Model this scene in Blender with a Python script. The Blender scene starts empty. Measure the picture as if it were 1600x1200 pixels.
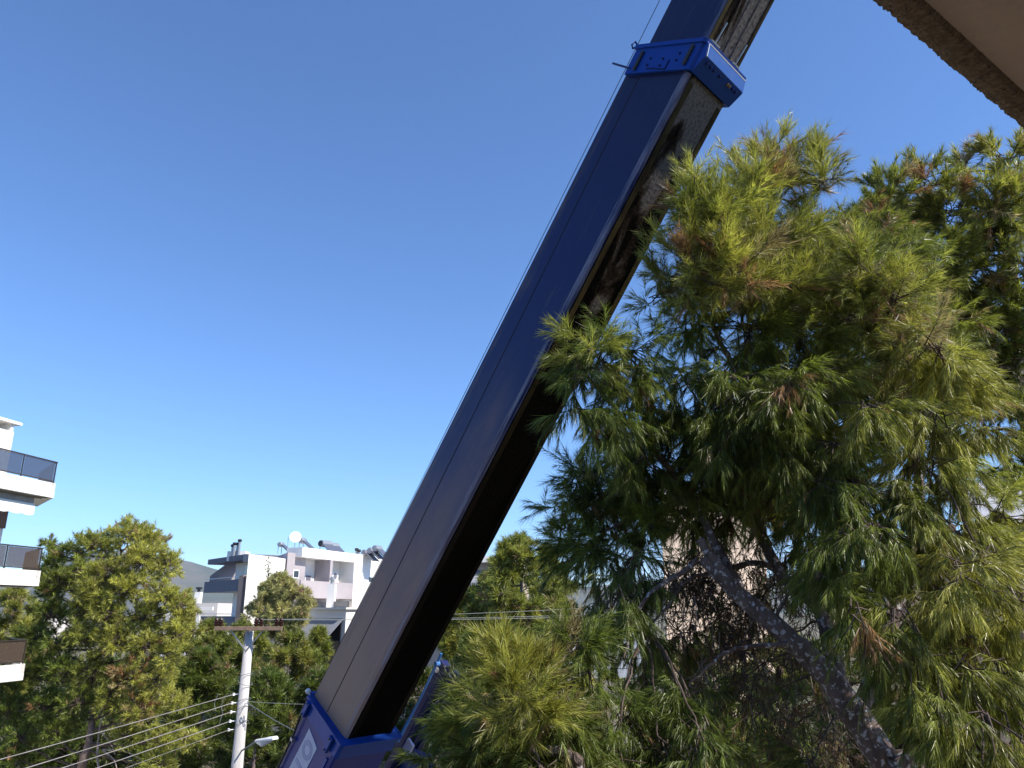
import bpy, math, random
import numpy as np
from mathutils import Vector, Matrix

random.seed(7)
rng = np.random.default_rng(11)
R = math.radians
scene = bpy.context.scene
COL = scene.collection

# ------------------------------------------------------------------ camera, sky, sun, exposure
CZ = 9.5                       # eye height: third-floor balcony
FPX = 1200.0                   # focal length in pixels of the 1600 px wide photograph
PITCH = R(16.48)
cam_d = bpy.data.cameras.new('camera')
cam_d.sensor_fit = 'HORIZONTAL'; cam_d.sensor_width = 36.0
cam_d.lens = 36.0 * FPX / 1600.0
cam_d.clip_start = 0.05; cam_d.clip_end = 20000
cam = bpy.data.objects.new('camera', cam_d); COL.objects.link(cam)
cam.location = (0, 0, CZ); cam.rotation_euler = (R(90) + PITCH, 0, 0)
scene.camera = cam

SUN_AZ, SUN_EL = R(113), R(45)     # clockwise from the viewing direction (+Y)
world = bpy.data.worlds.new('World'); scene.world = world; world.use_nodes = True
wn = world.node_tree.nodes; wl = world.node_tree.links
sky = wn.new('ShaderNodeTexSky'); sky.sky_type = 'NISHITA'; sky.sun_disc = False
sky.sun_elevation = SUN_EL; sky.sun_rotation = SUN_AZ
sky.air_density = 0.9; sky.dust_density = 0.0; sky.ozone_density = 10.0; sky.altitude = 200
wl.new(sky.outputs[0], wn['Background'].inputs[0]); wn['Background'].inputs[1].default_value = 0.15
sun_d = bpy.data.lights.new('sun', 'SUN'); sun_d.energy = 5.0; sun_d.angle = R(0.53); sun_d.color = (1.0, 0.93, 0.82)
sun = bpy.data.objects.new('sun', sun_d); COL.objects.link(sun)
S_DIR = Vector((math.sin(SUN_AZ) * math.cos(SUN_EL), math.cos(SUN_AZ) * math.cos(SUN_EL), math.sin(SUN_EL)))
sun.rotation_euler = S_DIR.to_track_quat('Z', 'Y').to_euler(); sun.location = (40, 0, 60)
vs = scene.view_settings
vs.view_transform = 'Standard'; vs.look = 'None'; vs.exposure = 0.62; vs.gamma = 1.0; vs.use_curve_mapping = False

# ------------------------------------------------------------------ helpers
cp, sp = math.cos(PITCH), math.sin(PITCH)
def ray(px, py):
    x, u = px - 800.0, 600.0 - py
    return Vector((x, FPX * cp - u * sp, FPX * sp + u * cp))
def at(px, py, depth):                       # world point seen at a pixel, `depth` metres ahead
    r = ray(px, py); s = depth / r.y
    return Vector((r.x * s, depth, CZ + r.z * s))
def on_plane(px, py, p0, d):                 # vertical plane through p0 along d -> (distance along d, z)
    r = ray(px, py); n = Vector((-d.y, d.x, 0)); s = p0.dot(n) / r.dot(n)
    return (r * s - p0).xy.dot(d.xy), CZ + r.z * s

class MB:
    def __init__(s): s.v = []; s.f = []; s.m = []
    def poly(s, pts, m=0):
        b = len(s.v); s.v += [tuple(p) for p in pts]; s.f.append(tuple(range(b, b + len(pts)))); s.m.append(m)
    def prism(s, a, b, m=0, caps=True):      # loft between two equal rings
        k = len(s.v); n = len(a); s.v += [tuple(p) for p in a] + [tuple(p) for p in b]
        for i in range(n):
            j = (i + 1) % n; s.f.append((k + i, k + j, k + n + j, k + n + i)); s.m.append(m if not isinstance(m, (list, tuple)) else m[i])
        mc = m if not isinstance(m, (list, tuple)) else m[0]
        if caps:
            s.f.append(tuple(range(k + n - 1, k - 1, -1))); s.m.append(mc)
            s.f.append(tuple(range(k + n, k + 2 * n))); s.m.append(mc)
    def box(s, o, ax, ay, az, m=0):          # corner o and three edge vectors
        o, ax, ay, az = Vector(o), Vector(ax), Vector(ay), Vector(az)
        if ax.cross(ay).dot(az) < 0: ax, ay = ay, ax
        s.prism([o, o + ax, o + ax + ay, o + ay], [o + az, o + ax + az, o + ax + ay + az, o + ay + az], m)
    def cbox(s, c, ax, ay, az, m=0):         # centre and three full edge vectors
        c, ax, ay, az = Vector(c), Vector(ax), Vector(ay), Vector(az)
        s.box(c - (ax + ay + az) / 2, ax, ay, az, m)
    def tube(s, pts, rad, n=6, m=0):
        pts = [Vector(p) for p in pts]; k = len(pts)
        if not isinstance(rad, (list, tuple)): rad = [rad] * k
        t0 = (pts[1] - pts[0]).normalized(); up = Vector((0, 0, 1)) if abs(t0.z) < .9 else Vector((1, 0, 0))
        rings = []; b = len(s.v)
        for i, p in enumerate(pts):
            t = (pts[min(i + 1, k - 1)] - pts[max(i - 1, 0)]).normalized()
            a = t.cross(up); a.normalize(); c = a.cross(t); up = c
            for q in range(n):
                w = 2 * math.pi * q / n; s.v.append(tuple(p + (a * math.cos(w) + c * math.sin(w)) * rad[i]))
        for i in range(k - 1):
            for q in range(n):
                r_ = (q + 1) % n
                s.f.append((b + i * n + q, b + (i + 1) * n + q, b + (i + 1) * n + r_, b + i * n + r_)); s.m.append(m)
        s.f.append(tuple(b + q for q in range(n))); s.m.append(m)
        s.f.append(tuple(b + (k - 1) * n + q for q in range(n - 1, -1, -1))); s.m.append(m)
    def lathe(s, prof, c, ax=(0, 0, 1), n=12, m=0):   # prof: (radius, height) pairs along ax from c
        c, ax = Vector(c), Vector(ax).normalized()
        a = ax.cross(Vector((0, 0, 1)) if abs(ax.z) < .9 else Vector((1, 0, 0))).normalized(); e = ax.cross(a)
        b = len(s.v)
        for r_, h in prof:
            for q in range(n):
                w = 2 * math.pi * q / n; s.v.append(tuple(c + ax * h + (a * math.cos(w) + e * math.sin(w)) * r_))
        for i in range(len(prof) - 1):
            for q in range(n):
                r2 = (q + 1) % n; s.f.append((b + i * n + q, b + i * n + r2, b + (i + 1) * n + r2, b + (i + 1) * n + q)); s.m.append(m)
        s.f.append(tuple(b + q for q in range(n - 1, -1, -1))); s.m.append(m)
        s.f.append(tuple(b + (len(prof) - 1) * n + q for q in range(n))); s.m.append(m)
    def build(s, name, mats, parent=None, smooth=False, bevel=0, origin=None):
        me = bpy.data.meshes.new(name); me.from_pydata(s.v, [], s.f)
        for mm in (mats if isinstance(mats, (list, tuple)) else [mats]): me.materials.append(mm)
        me.polygons.foreach_set('material_index', s.m)
        if smooth: me.polygons.foreach_set('use_smooth', [True] * len(s.f))
        me.update()
        o = bpy.data.objects.new(name, me); COL.objects.link(o)
        if parent is not None:
            o.parent = parent
            o.matrix_parent_inverse = wmat(parent).inverted()
        if bevel:
            b = o.modifiers.new('bevel', 'BEVEL'); b.width = bevel; b.segments = 2; b.limit_method = 'ANGLE'; b.angle_limit = R(40)
        return o
def wmat(o):
    m = o.matrix_basis.copy()
    while o.parent is not None:
        m = o.parent.matrix_basis @ o.matrix_parent_inverse @ m if False else wmat(o.parent) @ o.matrix_parent_inverse @ m
        break
    return m
def tag(o, label, cat=None, group=None, kind=None):
    if label: o['label'] = label
    if cat: o['category'] = cat
    if group: o['group'] = group
    if kind: o['kind'] = kind
    return o
def empty(name, loc, label, cat, group=None):
    o = bpy.data.objects.new(name, None); COL.objects.link(o); o.location = loc; o.empty_display_size = .3
    return tag(o, label, cat, group)
def V(*a): return Vector(a)
Z = V(0, 0, 1)

# ------------------------------------------------------------------ materials
def mat(name, c, rough=.6, c2=None, scale=4.0, bump=0.0, bscale=None, spec=.5, metal=0.0, lo=.4, hi=.65, stretch=None, detail=6):
    m = bpy.data.materials.new(name); m.use_nodes = True
    nt = m.node_tree; n = nt.nodes; l = nt.links; b = n['Principled BSDF']
    b.inputs['Roughness'].default_value = rough; b.inputs['Specular IOR Level'].default_value = spec; b.inputs['Metallic'].default_value = metal
    b.inputs['Base Color'].default_value = (*c, 1)
    if c2 is not None or bump:
        tc = n.new('ShaderNodeTexCoord'); mp = n.new('ShaderNodeMapping'); l.new(tc.outputs['Object'], mp.inputs[0])
        if stretch: mp.inputs['Scale'].default_value = stretch
    if c2 is not None:
        t = n.new('ShaderNodeTexNoise'); t.inputs['Scale'].default_value = scale; t.inputs['Detail'].default_value = detail; t.inputs['Roughness'].default_value = .65
        l.new(mp.outputs[0], t.inputs[0])
        r = n.new('ShaderNodeValToRGB'); r.color_ramp.elements[0].position = lo; r.color_ramp.elements[1].position = hi
        r.color_ramp.elements[0].color = (*c, 1); r.color_ramp.elements[1].color = (*c2, 1)
        l.new(t.outputs[0], r.inputs[0]); l.new(r.outputs[0], b.inputs['Base Color'])
    if bump:
        t = n.new('ShaderNodeTexNoise'); t.inputs['Scale'].default_value = bscale or scale * 4; t.inputs['Detail'].default_value = 5
        l.new(mp.outputs[0], t.inputs[0])
        k = n.new('ShaderNodeBump'); k.inputs['Strength'].default_value = bump; k.inputs['Distance'].default_value = .02
        l.new(t.outputs[0], k.inputs['Height']); l.new(k.outputs[0], b.inputs['Normal'])
    return m
M = {}
M['asphalt'] = mat('asphalt', (.045, .045, .048), .9, (.07, .068, .066), 3, .3, 60)
M['ground'] = mat('ground', (.16, .13, .09), .95, (.10, .11, .05), .3, .3, 5)
M['pave'] = mat('pavement', (.30, .29, .27), .85, (.22, .21, .2), 2, .2, 30)
M['kerb'] = mat('kerb', (.35, .34, .32), .8, (.26, .25, .24), 3)
M['white_wall'] = mat('white render', (.80, .78, .75), .85, (.74, .71, .67), .6, .15, 40)
M['cream_wall'] = mat('cream render', (.62, .50, .40), .9, (.50, .40, .32), .8, .2, 30)
M['mauve'] = mat('mauve grey render', (.37, .33, .34), .85, (.33, .30, .31), .7)
M['slate'] = mat('slate grey render', (.15, .15, .185), .85, (.13, .13, .165), .7)
M['terracotta'] = mat('terracotta render', (.52, .33, .24), .85, (.46, .29, .21), 1)
M['soffit'] = mat('soffit render', (.62, .44, .32), .95, (.46, .32, .22), 1.1, .35, 45, lo=.3, hi=.75)
M['rough_plaster'] = mat('rough plaster', (.30, .20, .115), .97, (.15, .095, .055), 55, 1.0, 120, lo=.35, hi=.7)
M['dirty_concrete'] = mat('dirty concrete', (.34, .31, .28), .92, (.14, .125, .11), 1.6, .3, 20, stretch=(1, 1, .35))
M['frame_dark'] = mat('dark bronze metal', (.055, .042, .035), .45, metal=.3)
M['frame_white'] = mat('white metal', (.78, .78, .77), .4)
M['steel'] = mat('galvanised steel', (.45, .46, .47), .45, (.34, .35, .36), 12, metal=.7)
M['black_metal'] = mat('black metal', (.02, .02, .022), .5)
M['awning_white'] = mat('white awning cloth', (.78, .76, .72), .9, (.72, .70, .66), 2)
M['awning_grey'] = mat('grey awning cloth', (.24, .25, .28), .9, (.20, .21, .24), 2)
M['block_blue'] = mat('painted block', (.36, .39, .45), .9, (.29, .32, .38), 2.2, .2, 30)
M['roof_grey'] = mat('grey roof sheet', (.38, .38, .40), .6, (.30, .30, .32), 1.5, .1, 20)
M['pole'] = mat('spun concrete', (.50, .48, .47), .85, (.33, .31, .30), 4, .3, 40, stretch=(1, 1, .2), lo=.45, hi=.75)
M['timber'] = mat('weathered timber', (.26, .18, .13), .85, (.18, .12, .085), 6, .3, 40, stretch=(1, .3, 1))
M['porcelain'] = mat('brown porcelain', (.035, .012, .009), .35, spec=.4)
M['cable'] = mat('pale cable sheath', (.27, .25, .24), .6, (.17, .16, .15), 3)
M['thin_wire'] = mat('dull wire', (.17, .19, .19), .5)
M['glass_lamp'] = mat('lamp bowl', (.55, .56, .58), .15)
M['hill'] = mat('hill scrub', (.075, .09, .06), .95, (.16, .14, .11), .004, detail=10)
M['far_city'] = mat('far houses', (.65, .60, .55), .9)

def glass(name, tint, rough=.03, mixf=.35):
    m = bpy.data.materials.new(name); m.use_nodes = True; nt = m.node_tree; n = nt.nodes; l = nt.links
    out = n['Material Output']; b = n['Principled BSDF']; b.inputs['Base Color'].default_value = (*tint, 1); b.inputs['Roughness'].default_value = rough
    b.inputs['Specular IOR Level'].default_value = .6
    t = n.new('ShaderNodeBsdfTransparent'); t.inputs[0].default_value = (.62, .66, .72, 1)
    x = n.new('ShaderNodeMixShader'); x.inputs[0].default_value = mixf
    l.new(t.outputs[0], x.inputs[1]); l.new(b.outputs[0], x.inputs[2]); l.new(x.outputs[0], out.inputs[0])
    return m
M['rail_glass'] = glass('smoked balustrade glass', (.09, .11, .16), .05, .62)
M['rail_glass_brown'] = glass('brown balustrade glass', (.13, .095, .075), .08, .5)
M['collector'] = mat('solar collector', (.10, .11, .14), .25)
M['window'] = mat('window glass', (.018, .02, .025), .06, spec=.8)

# crane paints
def paint(name, c, rough, dust, dust_amt, scale=2.2):
    m = bpy.data.materials.new(name); m.use_nodes = True; nt = m.node_tree; n = nt.nodes; l = nt.links; b = n['Principled BSDF']
    tc = n.new('ShaderNodeTexCoord')
    t = n.new('ShaderNodeTexNoise'); t.inputs['Scale'].default_value = scale; t.inputs['Detail'].default_value = 8; t.inputs['Roughness'].default_value = .7
    l.new(tc.outputs['Object'], t.inputs[0])
    r = n.new('ShaderNodeValToRGB'); r.color_ramp.elements[0].position = .45; r.color_ramp.elements[1].position = .8
    r.color_ramp.elements[0].color = (0, 0, 0, 1); r.color_ramp.elements[1].color = (dust_amt,) * 3 + (1,)
    l.new(t.outputs[0], r.inputs[0])
    x = n.new('ShaderNodeMix'); x.data_type = 'RGBA'; x.inputs[6].default_value = (*c, 1); x.inputs[7].default_value = (*dust, 1)
    l.new(r.outputs[0], x.inputs[0])
    tch = n.new('ShaderNodeTexNoise'); tch.inputs['Scale'].default_value = 16; tch.inputs['Detail'].default_value = 8; tch.inputs['Roughness'].default_value = .75; l.new(tc.outputs['Object'], tch.inputs[0])
    rch = n.new('ShaderNodeMapRange'); rch.inputs[1].default_value = .66; rch.inputs[2].default_value = .70; l.new(tch.outputs[0], rch.inputs[0])
    xch = n.new('ShaderNodeMix'); xch.data_type = 'RGBA'; l.new(rch.outputs[0], xch.inputs[0]); l.new(x.outputs[2], xch.inputs[6]); xch.inputs[7].default_value = (.11, .075, .06, 1); l.new(xch.outputs[2], b.inputs['Base Color'])
    q = n.new('ShaderNodeMapRange'); q.inputs[3].default_value = rough; q.inputs[4].default_value = min(1, rough + .3); l.new(r.outputs[0], q.inputs[0]); l.new(q.outputs[0], b.inputs['Roughness'])
    k = n.new('ShaderNodeBump'); k.inputs['Strength'].default_value = .05; k.inputs['Distance'].default_value = .02
    t2 = n.new('ShaderNodeTexNoise'); t2.inputs['Scale'].default_value = 1.2; l.new(tc.outputs['Object'], t2.inputs[0]); l.new(t2.outputs[0], k.inputs['Height']); l.new(k.outputs[0], b.inputs['Normal'])
    b.inputs['Coat Weight'].default_value = .08; b.inputs['Coat Roughness'].default_value = .15; b.inputs['Specular IOR Level'].default_value = .3
    return m
M['blue_paint'] = paint('blue crane paint', (.002, .044, .28), .45, (.05, .06, .08), .22)
M['blue_dark'] = paint('dark blue jib paint with shade', (.003, .008, .09), .55, (.04, .04, .05), .2)  # darkened to put the jib's shade into the paint
M['base_blue'] = paint('violet blue crane paint', (.017, .026, .20), .45, (.09, .085, .10), .22)
M['panel_pale'] = mat('pale name panel', (.50, .52, .66), .5, (.44, .46, .60), 5)
M['letter'] = mat('letter grey blue', (.33, .36, .54), .5, (.28, .31, .48), 6)
M['letter_line'] = mat('letter outline', (.09, .11, .24), .5)
M['brass'] = mat('dull bolt', (.28, .18, .10), .45, metal=.7)

def boom_paint():          # navy paint, brown towards the foot painting in the reflected surroundings, scuffs; needs local coords (x = along boom)
    m = bpy.data.materials.new('navy boom paint with painted reflection'); m.use_nodes = True; nt = m.node_tree; n = nt.nodes; l = nt.links; b = n['Principled BSDF']
    tc = n.new('ShaderNodeTexCoord'); sx = n.new('ShaderNodeSeparateXYZ'); l.new(tc.outputs['Object'], sx.inputs[0])
    t = n.new('ShaderNodeTexNoise'); t.inputs['Scale'].default_value = 1.1; t.inputs['Detail'].default_value = 7; t.inputs['Roughness'].default_value = .6
    mp = n.new('ShaderNodeMapping'); mp.inputs['Scale'].default_value = (.35, 1, 1); l.new(tc.outputs['Object'], mp.inputs[0]); l.new(mp.outputs[0], t.inputs[0])
    g = n.new('ShaderNodeMapRange'); g.inputs[1].default_value = 5.0; g.inputs[2].default_value = -.4; l.new(sx.outputs[0], g.inputs[0])
    a = n.new('ShaderNodeMath'); a.operation = 'MULTIPLY_ADD'; l.new(t.outputs[0], a.inputs[0]); a.inputs[1].default_value = .9; l.new(g.outputs[0], a.inputs[2])
    r = n.new('ShaderNodeMapRange'); r.inputs[1].default_value = .55; r.inputs[2].default_value = 1.35; r.interpolation_type = 'SMOOTHSTEP'; l.new(a.outputs[0], r.inputs[0])
    x = n.new('ShaderNodeMix'); x.data_type = 'RGBA'; x.inputs[6].default_value = (.009, .017, .098, 1); x.inputs[7].default_value = (.30, .195, .15, 1); b.inputs['Specular IOR Level'].default_value = .35
    l.new(r.outputs[0], x.inputs[0])
    # scuffs, stretched along the boom
    mp2 = n.new('ShaderNodeMapping'); mp2.inputs['Scale'].default_value = (.5, 6, 6); l.new(tc.outputs['Object'], mp2.inputs[0])
    t2 = n.new('ShaderNodeTexNoise'); t2.inputs['Scale'].default_value = 3; t2.inputs['Detail'].default_value = 9; t2.inputs['Roughness'].default_value = .75; l.new(mp2.outputs[0], t2.inputs[0])
    r2 = n.new('ShaderNodeMapRange'); r2.inputs[1].default_value = .56; r2.inputs[2].default_value = .80; r2.inputs[4].default_value = .75
    bd = n.new('ShaderNodeMapRange'); bd.inputs[1].default_value = .66; bd.inputs[2].default_value = .735; bd.inputs[4].default_value = .13; l.new(sx.outputs[2], bd.inputs[0])
    ad = n.new('ShaderNodeMath'); ad.operation = 'ADD'; l.new(t2.outputs[0], ad.inputs[0]); l.new(bd.outputs[0], ad.inputs[1]); l.new(ad.outputs[0], r2.inputs[0])
    x2 = n.new('ShaderNodeMix'); x2.data_type = 'RGBA'; l.new(r2.outputs[0], x2.inputs[0]); l.new(x.outputs[2], x2.inputs[6]); x2.inputs[7].default_value = (.15, .12, .11, 1)
    g2 = n.new('ShaderNodeMapRange'); g2.inputs[1].default_value = 5.6; g2.inputs[2].default_value = 8.2; g2.inputs[4].default_value = .45; g2.interpolation_type = 'SMOOTHSTEP'; l.new(sx.outputs[0], g2.inputs[0])
    x3 = n.new('ShaderNodeMix'); x3.data_type = 'RGBA'; l.new(g2.outputs[0], x3.inputs[0]); l.new(x2.outputs[2], x3.inputs[6]); x3.inputs[7].default_value = (.022, .020, .030, 1); l.new(x3.outputs[2], b.inputs['Base Color'])
    rr = n.new('ShaderNodeMapRange'); rr.inputs[3].default_value = .30; rr.inputs[4].default_value = .55; l.new(r.outputs[0], rr.inputs[0]); l.new(rr.outputs[0], b.inputs['Roughness'])
    t3 = n.new('ShaderNodeTexNoise'); t3.inputs['Scale'].default_value = 1.0; l.new(tc.outputs['Object'], t3.inputs[0])
    k = n.new('ShaderNodeBump'); k.inputs['Strength'].default_value = .12; k.inputs['Distance'].default_value = .03; l.new(t3.outputs[0], k.inputs['Height']); l.new(k.outputs[0], b.inputs['Normal'])
    return m
M['boom'] = boom_paint()
def grease():              # underside: black grease with wiped grey smears
    m = bpy.data.materials.new('greased boom underside'); m.use_nodes = True; nt = m.node_tree; n = nt.nodes; l = nt.links; b = n['Principled BSDF']
    tc = n.new('ShaderNodeTexCoord'); mp = n.new('ShaderNodeMapping'); mp.inputs['Scale'].default_value = (.8, 2.2, 2.2); l.new(tc.outputs['Object'], mp.inputs[0])
    sx = n.new('ShaderNodeSeparateXYZ'); l.new(tc.outputs['Object'], sx.inputs[0])
    t = n.new('ShaderNodeTexNoise'); t.inputs['Scale'].default_value = 1.3; t.inputs['Detail'].default_value = 9; t.inputs['Roughness'].default_value = .6; t.inputs['Distortion'].default_value = .8; l.new(mp.outputs[0], t.inputs[0])
    g = n.new('ShaderNodeMapRange'); g.inputs[1].default_value = 3.5; g.inputs[2].default_value = 7.6; g.inputs[3].default_value = -.32; g.inputs[4].default_value = .12; l.new(sx.outputs[0], g.inputs[0])
    # smears keep to the middle of the plate
    ab = n.new('ShaderNodeMath'); ab.operation = 'SUBTRACT'; l.new(sx.outputs[1], ab.inputs[0]); ab.inputs[1].default_value = .38
    ab2 = n.new('ShaderNodeMath'); ab2.operation = 'ABSOLUTE'; l.new(ab.outputs[0], ab2.inputs[0])
    ab3 = n.new('ShaderNodeMath'); ab3.operation = 'MULTIPLY_ADD'; l.new(ab2.outputs[0], ab3.inputs[0]); ab3.inputs[1].default_value = -.7; l.new(g.outputs[0], ab3.inputs[2])
    a = n.new('ShaderNodeMath'); a.operation = 'ADD'; l.new(t.outputs[0], a.inputs[0]); l.new(ab3.outputs[0], a.inputs[1])
    r = n.new('ShaderNodeValToRGB'); r.color_ramp.elements[0].position = .44; r.color_ramp.elements[1].position = .50
    r.color_ramp.elements[0].position = .37; r.color_ramp.elements[0].color = (.004, .0035, .003, 1); r.color_ramp.elements[1].position = .52; r.color_ramp.elements[1].color = (.15, .135, .13, 1)
    e = r.color_ramp.elements.new(.45); e.color = (.035, .025, .019, 1)
    l.new(a.outputs[0], r.inputs[0])
    t2 = n.new('ShaderNodeTexNoise'); t2.inputs['Scale'].default_value = 30; t2.inputs['Detail'].default_value = 4; l.new(tc.outputs['Object'], t2.inputs[0])
    r2 = n.new('ShaderNodeMapRange'); r2.inputs[1].default_value = .45; r2.inputs[2].default_value = .75; r2.inputs[3].default_value = 1; r2.inputs[4].default_value = .35; l.new(t2.outputs[0], r2.inputs[0])
    x = n.new('ShaderNodeMix'); x.data_type = 'RGBA'; x.blend_type = 'MULTIPLY'; x.inputs[0].default_value = 1; l.new(r.outputs[0], x.inputs[6]); l.new(r2.outputs[0], x.inputs[7])
    l.new(x.outputs[2], b.inputs['Base Color']); b.inputs['Roughness'].default_value = .8; b.inputs['Specular IOR Level'].default_value = .02
    k = n.new('ShaderNodeBump'); k.inputs['Strength'].default_value = .5; k.inputs['Distance'].default_value = .01; l.new(t2.outputs[0], k.inputs['Height']); l.new(k.outputs[0], b.inputs['Normal'])
    return m
M['grease'] = grease()
M['wear_strip'] = mat('olive wear strip', (.075, .058, .026), .65, (.014, .010, .007), 3, .2, 40, spec=.05, stretch=(.4, 1, 1))
def strip_grease():         # the strips are caked black towards the boom foot
    m = M['wear_strip']; nt = m.node_tree; n = nt.nodes; l = nt.links; b = n['Principled BSDF']; src = b.inputs['Base Color'].links[0].from_socket
    tc = n.new('ShaderNodeTexCoord'); sx = n.new('ShaderNodeSeparateXYZ'); l.new(tc.outputs['Object'], sx.inputs[0])
    g = n.new('ShaderNodeMapRange'); g.inputs[1].default_value = 5.6; g.inputs[2].default_value = 3.6; l.new(sx.outputs[0], g.inputs[0])
    x = n.new('ShaderNodeMix'); x.data_type = 'RGBA'; l.new(g.outputs[0], x.inputs[0]); l.new(src, x.inputs[6]); x.inputs[7].default_value = (.008, .006, .005, 1); l.new(x.outputs[2], b.inputs['Base Color'])
strip_grease()

# vegetation
def leaf_mat(name, trans=.35, rough=.45):
    m = bpy.data.materials.new(name); m.use_nodes = True; nt = m.node_tree; n = nt.nodes; l = nt.links; b = n['Principled BSDF']; out = n['Material Output']
    at_ = n.new('ShaderNodeVertexColor'); at_.layer_name = 'tint'
    l.new(at_.outputs[0], b.inputs['Base Color']); b.inputs['Roughness'].default_value = rough; b.inputs['Specular IOR Level'].default_value = .5
    t = n.new('ShaderNodeBsdfTranslucent')
    hs = n.new('ShaderNodeHueSaturation'); hs.inputs['Value'].default_value = 1.25; hs.inputs['Saturation'].default_value = 1.1; l.new(at_.outputs[0], hs.inputs['Color']); l.new(hs.outputs[0], t.inputs[0])
    x = n.new('ShaderNodeMixShader'); x.inputs[0].default_value = trans; l.new(b.outputs[0], x.inputs[1]); l.new(t.outputs[0], x.inputs[2]); l.new(x.outputs[0], out.inputs[0])
    return m
M['needle'] = leaf_mat('pine needles', .42, .38)
M['leaf'] = leaf_mat('small leaves', .3, .6)
def bark_mat():
    m = mat('pine bark with lichen', (.11, .078, .07), .95, (.20, .15, .135), 9, 1.0, 22, stretch=(1, 1, .45))
    nt = m.node_tree; n = nt.nodes; l = nt.links; b = n['Principled BSDF']
    src = b.inputs['Base Color'].links[0].from_socket
    tc = n.new('ShaderNodeTexCoord'); t = n.new('ShaderNodeTexNoise'); t.inputs['Scale'].default_value = 24; t.inputs['Detail'].default_value = 6; t.inputs['Roughness'].default_value = .6; l.new(tc.outputs['Object'], t.inputs[0])
    r = n.new('ShaderNodeMapRange'); r.inputs[1].default_value = .56; r.inputs[2].default_value = .60; l.new(t.outputs[0], r.inputs[0])
    x = n.new('ShaderNodeMix'); x.data_type = 'RGBA'; l.new(r.outputs[0], x.inputs[0]); l.new(src, x.inputs[6]); x.inputs[7].default_value = (.50, .47, .49, 1); l.new(x.outputs[2], b.inputs['Base Color'])
    return m
M['bark'] = bark_mat()
M['twig'] = mat('twig bark', (.07, .048, .04), .95, (.13, .10, .09), 14)
M['dead_twig'] = mat('bleached dead twig', (.30, .26, .24), .95, (.18, .15, .14), 10)
M['cone'] = mat('pine cone', (.05, .032, .025), .9, (.10, .065, .045), 40, .8, 60)

# ================================================================== THE SETTING
def sheet(name, pts, z, m, label=None):
    b = MB(); b.poly([(x, y, z) for x, y in pts], 0); o = b.build(name, m); tag(o, label, kind='structure'); return o
sheet('ground', [(-4800, -1500), (4800, -1500), (4800, 5200), (-4800, 5200)], 0, M['ground'], 'dry earth under the trees and houses')
e_st = V(math.sin(R(12)), math.cos(R(12)), 0); n_st = V(e_st.y, -e_st.x, 0)   # the street's direction, its right side
c_st = V(-6.2, 12.5, 0)
def strip(a, b_, l0, l1): return [tuple((c_st + n_st * q + e_st * t).xy) for q, t in ((a, l0), (b_, l0), (b_, l1), (a, l1))]
sheet('street', strip(-3.6, 3.6, -60, 160), .004, M['asphalt'], 'asphalt street below the crane')
for nm, a, b_ in (('pavement', -5.6, -3.6), ('pavement', 3.6, 5.6)):
    b = MB(); o0 = c_st + n_st * a - e_st * 60; b.box(o0, n_st * (b_ - a), e_st * 220, Z * .13); o = b.build(nm, M['pave']); tag(o, 'paved footway along the street', kind='structure')
# hills far away
b = MB()
prof = [(-2600, 60), (-2300, 150), (-2050, 230), (-1850, 300), (-1650, 250), (-1480, 215), (-1330, 195), (-1150, 150), (-900, 170), (-600, 120), (-200, 150), (300, 110), (900, 170), (1600, 130), (2400, 190), (3000, 60)]
rows = []
for k, (dy, sc) in enumerate(((-700, 0), (-420, .35), (-200, .75), (0, 1.0), (500, .8), (1400, 0))):
    rows.append([(x * (1 + dy / 9000), 3600 + dy + 60 * math.sin(x * .006 + k), max(-1, h * sc * (1 + .08 * math.sin(x * .011 + k * 2))) - (1 if sc == 0 else 0)) for x, h in prof])
for a, c in zip(rows, rows[1:]):
    for i in range(len(prof) - 1): b.poly([a[i], a[i + 1], c[i + 1], c[i]])
o = b.build('hills', M['hill'], smooth=True); tag(o, 'distant scrub-covered hill ridge', kind='structure')

# the air: thin even haze that greys the far ridge
b = MB(); b.box((-5000, -1700, -1), V(10000, 0, 0), V(0, 7100, 0), Z * 420); hz = b.build('haze', None); hz.data.materials.clear()
hm = bpy.data.materials.new('thin haze'); hm.use_nodes = True; hn = hm.node_tree.nodes; hn.remove(hn['Principled BSDF'])
pv = hn.new('ShaderNodeVolumePrincipled'); pv.inputs['Color'].default_value = (.62, .76, 1.0, 1); pv.inputs['Density'].default_value = .00008; pv.inputs['Anisotropy'].default_value = .2
hm.node_tree.links.new(pv.outputs[0], hn['Material Output'].inputs['Volume']); hz.data.materials.append(hm); tag(hz, 'thin blue haze in the air', kind='stuff')

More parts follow.
